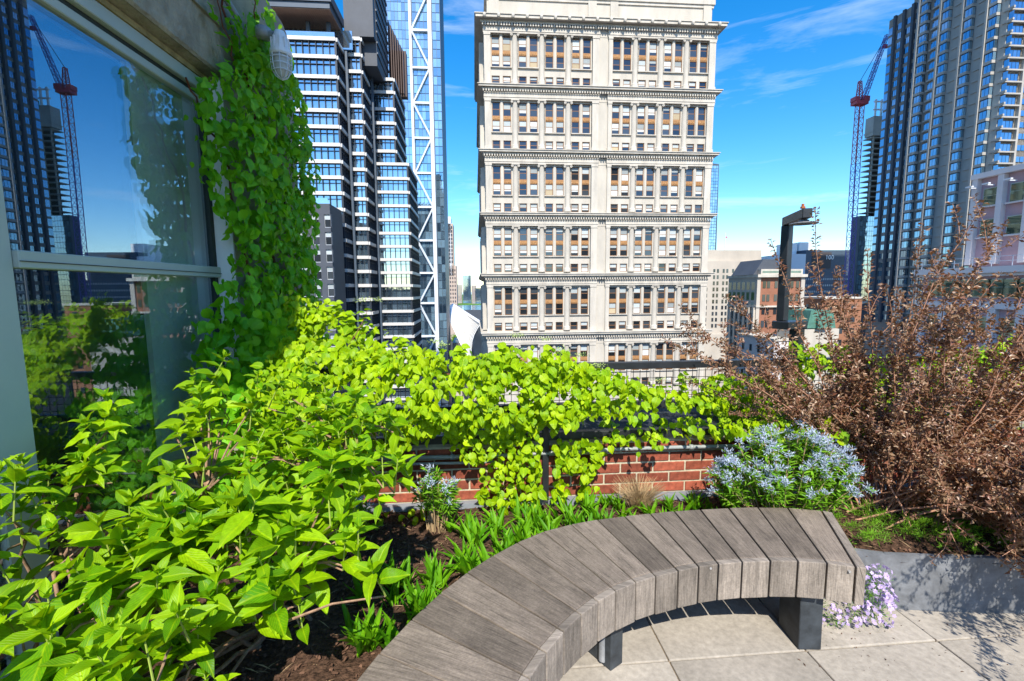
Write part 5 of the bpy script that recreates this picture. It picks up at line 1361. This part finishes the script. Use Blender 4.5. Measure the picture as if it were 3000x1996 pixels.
# ---------------------------------------------------------------- bronze ninebark-like shrub
T_n = [leaf_shape(w_, 2, droop=d_, fold=f_, wave=0, shape='lance', seed=i) for i, (w_, d_, f_) in enumerate(((0.55, 0.25, 0.5), (0.7, 0.4, 0.35), (0.5, 0.1, 0.7)))]
def bronze(name, label, base, canes, leafL, nparts=300):
    t = thing(name, label, 'shrub', base); B = np.array(base)
    pos, dr, nr, sc = [], [], [], []; tw = MB()
    def leaves_along(pts, step, n, r0):
        L = 0
        for a, b in zip(pts[:-1], pts[1:]):
            seg = b - a; l = np.linalg.norm(seg); k = max(1, int(l / step)); ax = seg / l
            for i in range(k):
                p = a + seg * (i + rng.random()) / k
                for q in range(n):
                    o_ = unit(rng.normal(0, 1, 3)); o_ = unit(o_ - ax * np.dot(o_, ax)); d = o_ + ax * rng.uniform(0.2, 1.1)
                    pos.append(p + o_ * r0 * rng.random()); dr.append(d); nr.append(ax + rng.normal(0, 0.6, 3)); sc.append(leafL * rng.uniform(0.55, 1.25))
    for (b0, tip, bend, dens, nl) in canes:
        b0, tip = np.array(b0, float), np.array(tip, float)
        mid = b0 * 0.5 + tip * 0.5 + np.array(bend)
        pts = [(1 - s) ** 2 * b0 + 2 * s * (1 - s) * mid + s * s * tip + (rng.normal(0, 0.008, 3) if 0 < s < 1 else 0) for s in np.linspace(0, 1, 9)]
        m = MB(); m.tube([p - B for p in pts], list(np.linspace(0.0062, 0.0016, 9)), 5); m.build('cane', M_barkr, t, smooth=True)
        leaves_along(pts[3:], 0.0135 / dens, 3, 0.015)
        for j in range(nl):
            s = rng.uniform(0.25, 0.95); i = int(s * 8); p = pts[i]; ax = unit(pts[min(8, i + 1)] - pts[max(0, i - 1)])
            o_ = unit(rng.normal(0, 1, 3)); d = unit(ax * 0.9 + o_ * 0.8 + np.array([0, 0, 0.15])); ln = rng.uniform(0.09, 0.32)
            q = [p, p + d * ln * 0.5 + rng.normal(0, 0.012, 3), p + d * ln + np.array([0, 0, 0.02])]
            tw.tube([x - B for x in q], [0.0024, 0.0018, 0.001], 4, False)
            leaves_along(q, 0.0145 / dens, 3, 0.012)
    tw.build('twigs', M_barkr, t, kind='stuff')
    foliage(t, T_n, frames(np.array(pos), np.array(dr), np.array(nr), np.array(sc)), L_nine, nparts, stuff_name='small_leaves')
    print('bronze leaves', len(pos))
rng = np.random.default_rng(421)
canes = []
def base_pt(): return (2.22 + rng.normal(0, 0.10), 2.62 + rng.normal(0, 0.06), 0.27)
# named sprays seen against the sky and the buildings
for tip, bend, nl in (((1.70, 2.62, 2.05), (-0.22, 0, 0.05), 4), ((1.46, 2.62, 1.87), (-0.10, 0, 0.15), 6), ((0.98, 2.62, 1.40), (0.05, 0, 0.25), 12), ((1.10, 2.55, 1.18), (0.05, -0.05, 0.25), 14), ((1.02, 2.68, 1.06), (0.1, 0, 0.22), 10), ((2.62, 2.6, 2.06), (-0.2, 0, 0.12), 9), ((2.76, 2.6, 1.97), (-0.1, 0, 0.15), 9), ((1.92, 2.5, 1.80), (0, 0, 0.1), 7), ((1.25, 2.7, 1.55), (0.05, 0, 0.2), 10), ((2.3, 2.6, 1.95), (0, 0, 0.1), 9), ((1.66, 2.6, 1.6), (0, 0, 0.1), 8), ((1.78, 2.55, 1.62), (0, 0, 0.1), 8),
                      ((1.95, 2.4, 1.62), (0, -0.1, 0.1), 9), ((0.86, 2.6, 1.32), (0.1, 0, 0.2), 6), ((1.2, 2.62, 1.3), (0.1, 0, 0.2), 12)):
    canes.append((base_pt(), tip, bend, 1.0, nl))
for i in range(48):
    x = rng.uniform(1.45, 3.3); y = rng.uniform(2.15, 2.9); z = 1.22 + 0.55 * min(1, max(0, (x - 1.1) / 1.1)) - rng.random() ** 1.5 * 0.75 - 0.12 * abs(x - 2.3)
    if x < 1.9 and y < 2.55: y = 2.55 + rng.random() * 0.3
    canes.append(((2.22 + (x - 2.2) * 0.2 + rng.normal(0, .06), 2.6 + rng.normal(0, 0.08), 0.27), (x, y, z), (rng.normal(0, .06), rng.normal(0, .05), rng.uniform(0.02, 0.22)), 1.0, int(rng.integers(7, 15))))
for i in range(26):     # low arching ones that spill over the planter's edge
    x = rng.uniform(2.05, 3.1); y = rng.uniform(1.85, 2.3); z = rng.uniform(0.12, 0.75) + max(0, y - 2.05)
    canes.append(((2.3 + rng.normal(0, .15), 2.6 + rng.normal(0, 0.08), 0.27), (x, y, z), (rng.normal(0, .05), -0.1, rng.uniform(0.35, 0.6)), 0.8, int(rng.integers(5, 10))))
for i in range(44):     # canes reaching out over the paving, right of the picture; their shadows fall into it
    canes.append(((2.6 + rng.normal(0, .2), 2.5, 0.27), (rng.uniform(1.9, 3.1), rng.uniform(1.0, 1.62), rng.uniform(0.5, 1.05)), (0.25, 0, rng.uniform(0.2, 0.5)), 0.9, int(rng.integers(5, 10))))
bronze('bronze_leaf_shrub', 'big open shrub with bronze red small leaves and many upright canes at the right', (2.22, 2.62, 0.27), canes, 0.025)

# ---------------------------------------------------------------- blue star plants
def strip(w, n=2, bend=0.2):
    V_, Q_, U_ = leaf_shape(w, n, droop=bend, fold=0.3, wave=0, shape='lance'); return V_, Q_, U_
def star_mesh(n=34, seed=0):
    r = np.random.default_rng(seed); d = unit(r.normal(0, 1, (n, 3)) + [0, 0, 0.35]); c = r.normal(0, 0.012, (n, 3)) * [1, 1, 0.6]
    M_ = frames(c, d, r.normal(0, 1, (n, 3)), r.uniform(0.015, 0.025, n)); V_, Q_, U_ = strip(0.3, 2, 0.1); Vh = np.c_[V_, np.ones(len(V_))]
    X = np.einsum('nij,vj->nvi', M_, Vh)[:, :, :3].reshape(-1, 3)
    return mesh_np('flower_head', X, (Q_[None] + (np.arange(n) * len(V_))[:, None, None]).reshape(-1, 4), np.tile(U_, (n, 1)), L_star)
STAR = [star_mesh(34, s) for s in range(4)]
def bluestar(label, base, rx, ry, h, nst, nfl, group='blue star plants'):
    global rng
    rng = np.random.default_rng(nst)
    t = thing('blue_star_plant', label, 'flowering plant', base, 0); B = np.array(base)
    st = MB(); pos, dr, nr, sc = [], [], [], []; tips = []
    for i in range(nst):
        a, r_ = rng.uniform(0, 2 * PI), rng.random() ** 0.5
        tip = np.array([rx * r_ * math.cos(a), ry * r_ * math.sin(a), h * (1 - 0.55 * r_ ** 2.2) * rng.uniform(0.88, 1.08)])
        b0 = np.array([tip[0] * 0.45, tip[1] * 0.45, 0]); mid = (b0 + tip) / 2 + [0, 0, 0.06]
        pts = [(1 - s) ** 2 * b0 + 2 * s * (1 - s) * mid + s * s * tip for s in np.linspace(0, 1, 7)]
        st.tube(pts, [0.003] * 3 + [0.0022] * 4, 4, False); tips.append(tip)
        for k in range(34):
            s = rng.uniform(0.38, 1.0); p = pts[int(s * 6)] + (pts[min(6, int(s * 6) + 1)] - pts[int(s * 6)]) * (s * 6 % 1); o_ = unit(rng.normal(0, 1, 3) * [1, 1, 0.3])
            pos.append(p + B); dr.append(o_ + [0, 0, 0.55]); nr.append(np.array([0, 0, 1.]) + rng.normal(0, .3, 3)); sc.append(rng.uniform(0.04, 0.065))
    st.build('stems', M_straw, t, kind='stuff')
    foliage(t, [strip(0.2, 4, 0.3), strip(0.24, 4, 0.1)], frames(np.array(pos), np.array(dr), np.array(nr), np.array(sc)), L_fern, 150, stuff_name='narrow_leaves')
    for i in range(nfl):
        tp = tips[i % nst] + (rng.normal(0, 0.03, 3) if i >= nst else 0)
        o = obj('flower_head', STAR[i % 4], t, tuple(tp + np.array([0, 0, 0.012]))); o.rotation_euler = (rng.normal(0, .3), rng.normal(0, .3), rng.uniform(0, 6)); k = rng.uniform(0.85, 1.25); o.scale = (k, k, k)
    m = MB()
    for i in range(int(nst * 1.2)):
        a = rng.uniform(0, 6.28); r_ = rx * 0.5 * rng.random() ** 0.5; x, y = r_ * math.cos(a), r_ * math.sin(a) * ry / rx
        m.tube([(x, y, 0), (x * 1.1 + rng.normal(0, .006), y * 1.1, rng.uniform(0.06, 0.16))], 0.0024, 4, False)
    m.build('dry_stalks', M_straw, t, kind='stuff')
bluestar('large mound of pale blue star flowers between the bench and the bronze shrub', (1.53, 2.46, 0.265), 0.44, 0.19, 0.54, 140, 165)
bluestar('small upright blue star plant in bare mulch before the brick wall', (-0.42, 2.40, 0.275), 0.13, 0.10, 0.36, 22, 15)
bluestar('blue star plant half hidden under the right side of the green shrub', (-0.86, 2.25, 0.27), 0.14, 0.12, 0.30, 16, 12)
def blue_extra():
    pass

# ---------------------------------------------------------------- strap-leaved clumps along the bench
T_s = [leaf_shape(0.17, 5, droop=d_, fold=0.35, wave=0.01, shape='lance', seed=i + 30) for i, d_ in enumerate((0.06, 0.18, 0.32))]
S_me = [mesh_np('leaf', *t_, L_strap) for t_ in T_s]
spots = []
oc = [(1.30, 2.36), (1.14, 2.355), (0.99, 2.345), (0.85, 2.33), (0.71, 2.305), (0.57, 2.28), (0.42, 2.245), (0.28, 2.20), (0.13, 2.13), (0.0, 2.04), (-0.12, 1.93), (-0.22, 1.81), (-0.32, 1.67), (-0.40, 1.54)]
for i, (x, y) in enumerate(oc):
    nrm = Vector((x - 1.1, y - 0.9)).normalized()
    for k in range(11 if x < 0.45 and x > -0.15 else (8 if x > 0.45 else 5)):
        d = rng.uniform(0.03, 0.42 if x > -0.05 else 0.2); p = (x + nrm.x * d + rng.normal(0, .03), y + nrm.y * d + rng.normal(0, .02))
        if p[1] < 2.66 + 0.08 * p[0] and in_bed(p[0], p[1], 0.03) and not (0.66 < p[0] < 0.86 and p[1] > 2.6): spots.append(p)
for k in range(10): spots.append((rng.uniform(-0.75, -0.40), rng.uniform(1.55, 2.0)))
for i, (x, y) in enumerate(spots):
    if y < 1.95 and x < -0.1: lab, g_ = 'short strap leaved clump in the dark mulch left of the bench', 'strap leaved clumps left of the bench'
    elif x < 0.45: lab, g_ = 'bright strap leaved clump behind the bench left of the railing post', 'strap leaved clumps left of the railing post'
    elif x < 0.8: lab, g_ = 'strap leaved clump behind the bench between the railing post and the dry grass tuft', 'strap leaved clumps between post and dry grass'
    else: lab, g_ = 'small strap leaved clump behind the bench right of the dry grass tuft', 'strap leaved clumps right of the dry grass'
    t = thing('strap_leaf_clump', lab, 'plant', (x, y, soil_z(x, y) - 0.004), 0, g_)
    big = 1.0 if x < 0.5 else 0.72
    for k in range(int(rng.integers(6, 12))):
        a = rng.uniform(0, 6.28); el = R(rng.uniform(48, 84)); d = Vector((math.cos(a) * math.cos(el), math.sin(a) * math.cos(el), math.sin(el)))
        M_ = frames(np.array([[rng.normal(0, .012), rng.normal(0, .012), 0]]), np.array([d]), np.array([[-d.x * d.z, -d.y * d.z, 1 - d.z * d.z + .01]]) + rng.normal(0, .15, (1, 3)), [rng.uniform(0.085, 0.18) * big])[0]
        o = bpy.data.objects.new('leaf', S_me[k % 3]); COL.objects.link(o); o.parent = t; o.matrix_basis = Matrix(M_.tolist())

# dry grass tuft and dead stalks
def tuft(name, label, base, n, h, spread):
    t = thing(name, label, 'grass', base); m = MB()
    for i in range(n):
        a = rng.uniform(0, 6.28); r_ = spread * rng.random() ** 0.5; d = r_ * 1.0; hh = h * rng.uniform(0.6, 1.1)
        x, y = r_ * 0.45 * math.cos(a), r_ * 0.45 * math.sin(a)
        m.tube([(x, y, 0), (x + d * 0.3 * math.cos(a), y + d * 0.3 * math.sin(a), hh * 0.6), (x + d * math.cos(a) + rng.normal(0, .008), y + d * math.sin(a), hh)], [0.0013, 0.001, 0.0005], 3, False)
    m.build('dry_blades', M_straw, t, kind='stuff')
tuft('dry_grass_tuft', 'rounded tuft of dry tan grass before the brick wall', (0.76, 2.66, 0.265), 520, 0.165, 0.12)
tuft('dead_stalk_clump', 'bundle of dead brown stalks in shade below the green shrub', (-0.89, 1.95, 0.265), 160, 0.17, 0.05)

# feathery ground cover in the right planter
P = scatter([(1.80, 2.20), (2.0, 2.16), (2.6, 2.13), (3.2, 2.10), (3.3, 2.5), (2.6, 2.62), (2.1, 2.55), (1.72, 2.48)], 360)
pos, dr, nr, sc = [], [], [], []
for x, y in P:
    if math.sin(x * 9 + y * 4) * math.cos(x * 4 - y * 11) < -0.35: continue
    hh = rng.uniform(0.02, 0.09)
    for k in range(30):
        d = unit(rng.normal(0, 1, 3) + [0, 0, 0.8]); pos.append((x + rng.normal(0, .012), y + rng.normal(0, .012), 0.27 + hh)); dr.append(d); nr.append(rng.normal(0, 1, 3)); sc.append(rng.uniform(0.018, 0.042))
foliage(None, [strip(0.09, 2, 0.2)], frames(np.array(pos), np.array(dr), np.array(nr), np.array(sc)), L_fern, 0, stuff_name='feathery_ground_cover')
for o in COL.objects:
    if o.name.startswith('feathery_ground_cover'): o['label'] = 'bright green feathery ground cover in the right planter'
pos = [(rng.uniform(-1.2, 3.2), rng.uniform(1.2, 2.75)) for _ in range(700)]
pos = np.array([p for p in pos if in_bed(*p, 0.02)]); n = len(pos)
foliage(None, [strip(0.06, 2, 0.1)], frames(np.c_[pos, [soil_z(*p) + 0.012 for p in pos]], jit(n, 1) * [1, 1, 0.12], np.tile([0, 0, 1.], (n, 1)), rng.uniform(0.03, 0.10, n)), M_straw, 0, stuff_name='straw_litter')

# lilac creeping phlox
t = thing('creeping_phlox', 'lilac flowered creeping plant spilling over the planter at the bench end', 'flowering plant', (1.70, 2.12, 0.2)); B = np.array((1.70, 2.12, 0.2))
V_, Q_, U_ = [], [], []
def blossom(seed):
    r = np.random.default_rng(seed); n = 5; a = np.arange(5) * 2 * PI / 5; d = np.c_[np.cos(a), np.sin(a), np.full(5, 0.15)]
    M_ = frames(np.zeros((5, 3)), d, np.tile([0, 0, 1.], (5, 1)), np.full(5, 0.0105)); Vv, Qv, Uv = leaf_shape(0.85, 2, droop=0.1, fold=0.1, wave=0, shape='oval'); Vh = np.c_[Vv, np.ones(len(Vv))]
    X = np.einsum('nij,vj->nvi', M_, Vh)[:, :, :3].reshape(-1, 3)
    return mesh_np('blossom', X, (Qv[None] + (np.arange(5) * len(Vv))[:, None, None]).reshape(-1, 4), np.tile(Uv, (5, 1)), L_phlox)
BL = [blossom(0), blossom(1)]
cent = [(1.66, 2.07, 0.21, 0.07), (1.72, 2.06, 0.14, 0.075), (1.76, 2.07, 0.20, 0.07), (1.62, 2.02, 0.07, 0.08), (1.72, 2.02, 0.06, 0.08), (1.52, 2.01, 0.04, 0.06), (1.80, 2.06, 0.10, 0.05), (1.60, 2.36, 0.33, 0.05), (1.66, 2.30, 0.32, 0.04), (1.58, 2.25, 0.32, 0.05), (1.70, 2.2, 0.30, 0.04), (1.48, 2.06, 0.07, 0.05)]
pos, dr, nr, sc = [], [], [], []
k = 0
for (x, y, z, r_) in cent:
    nb = int(42 if y < 2.1 else 9)
    for i in range(nb):
        d = unit(rng.normal(0, 1, 3) + [0, -0.7, 0.5]); p = np.array([x, y, z]) + d * r_ * rng.uniform(0.85, 1.05) * [1.1, 0.7, 1]
        if p[2] < 0.01: continue
        if k < 290:
            M_ = frames(np.array([p - B]), np.array([rng.normal(0, 1, 3)]), np.array([d + rng.normal(0, .25, 3)]), [rng.uniform(0.85, 1.2)])[0]
            o = bpy.data.objects.new('blossom', BL[k % 2]); COL.objects.link(o); o.parent = t; o.matrix_basis = Matrix(M_.tolist()); k += 1
    for i in range(160):
        d = unit(rng.normal(0, 1, 3)); pos.append(np.array([x, y, max(z, 0.03)]) + d * r_ * 0.8 * rng.random()); dr.append(d); nr.append(rng.normal(0, 1, 3)); sc.append(rng.uniform(0.012, 0.025))
foliage(t, [strip(0.14, 2, 0.1)], frames(np.array(pos), np.array(dr), np.array(nr), np.array(sc)), L_strap, 0, stuff_name='needle_leaves')

for o in COL.objects:
    for k in ('_u', '_v'):
        if k in o: del o[k]
print('objects', len(COL.objects))
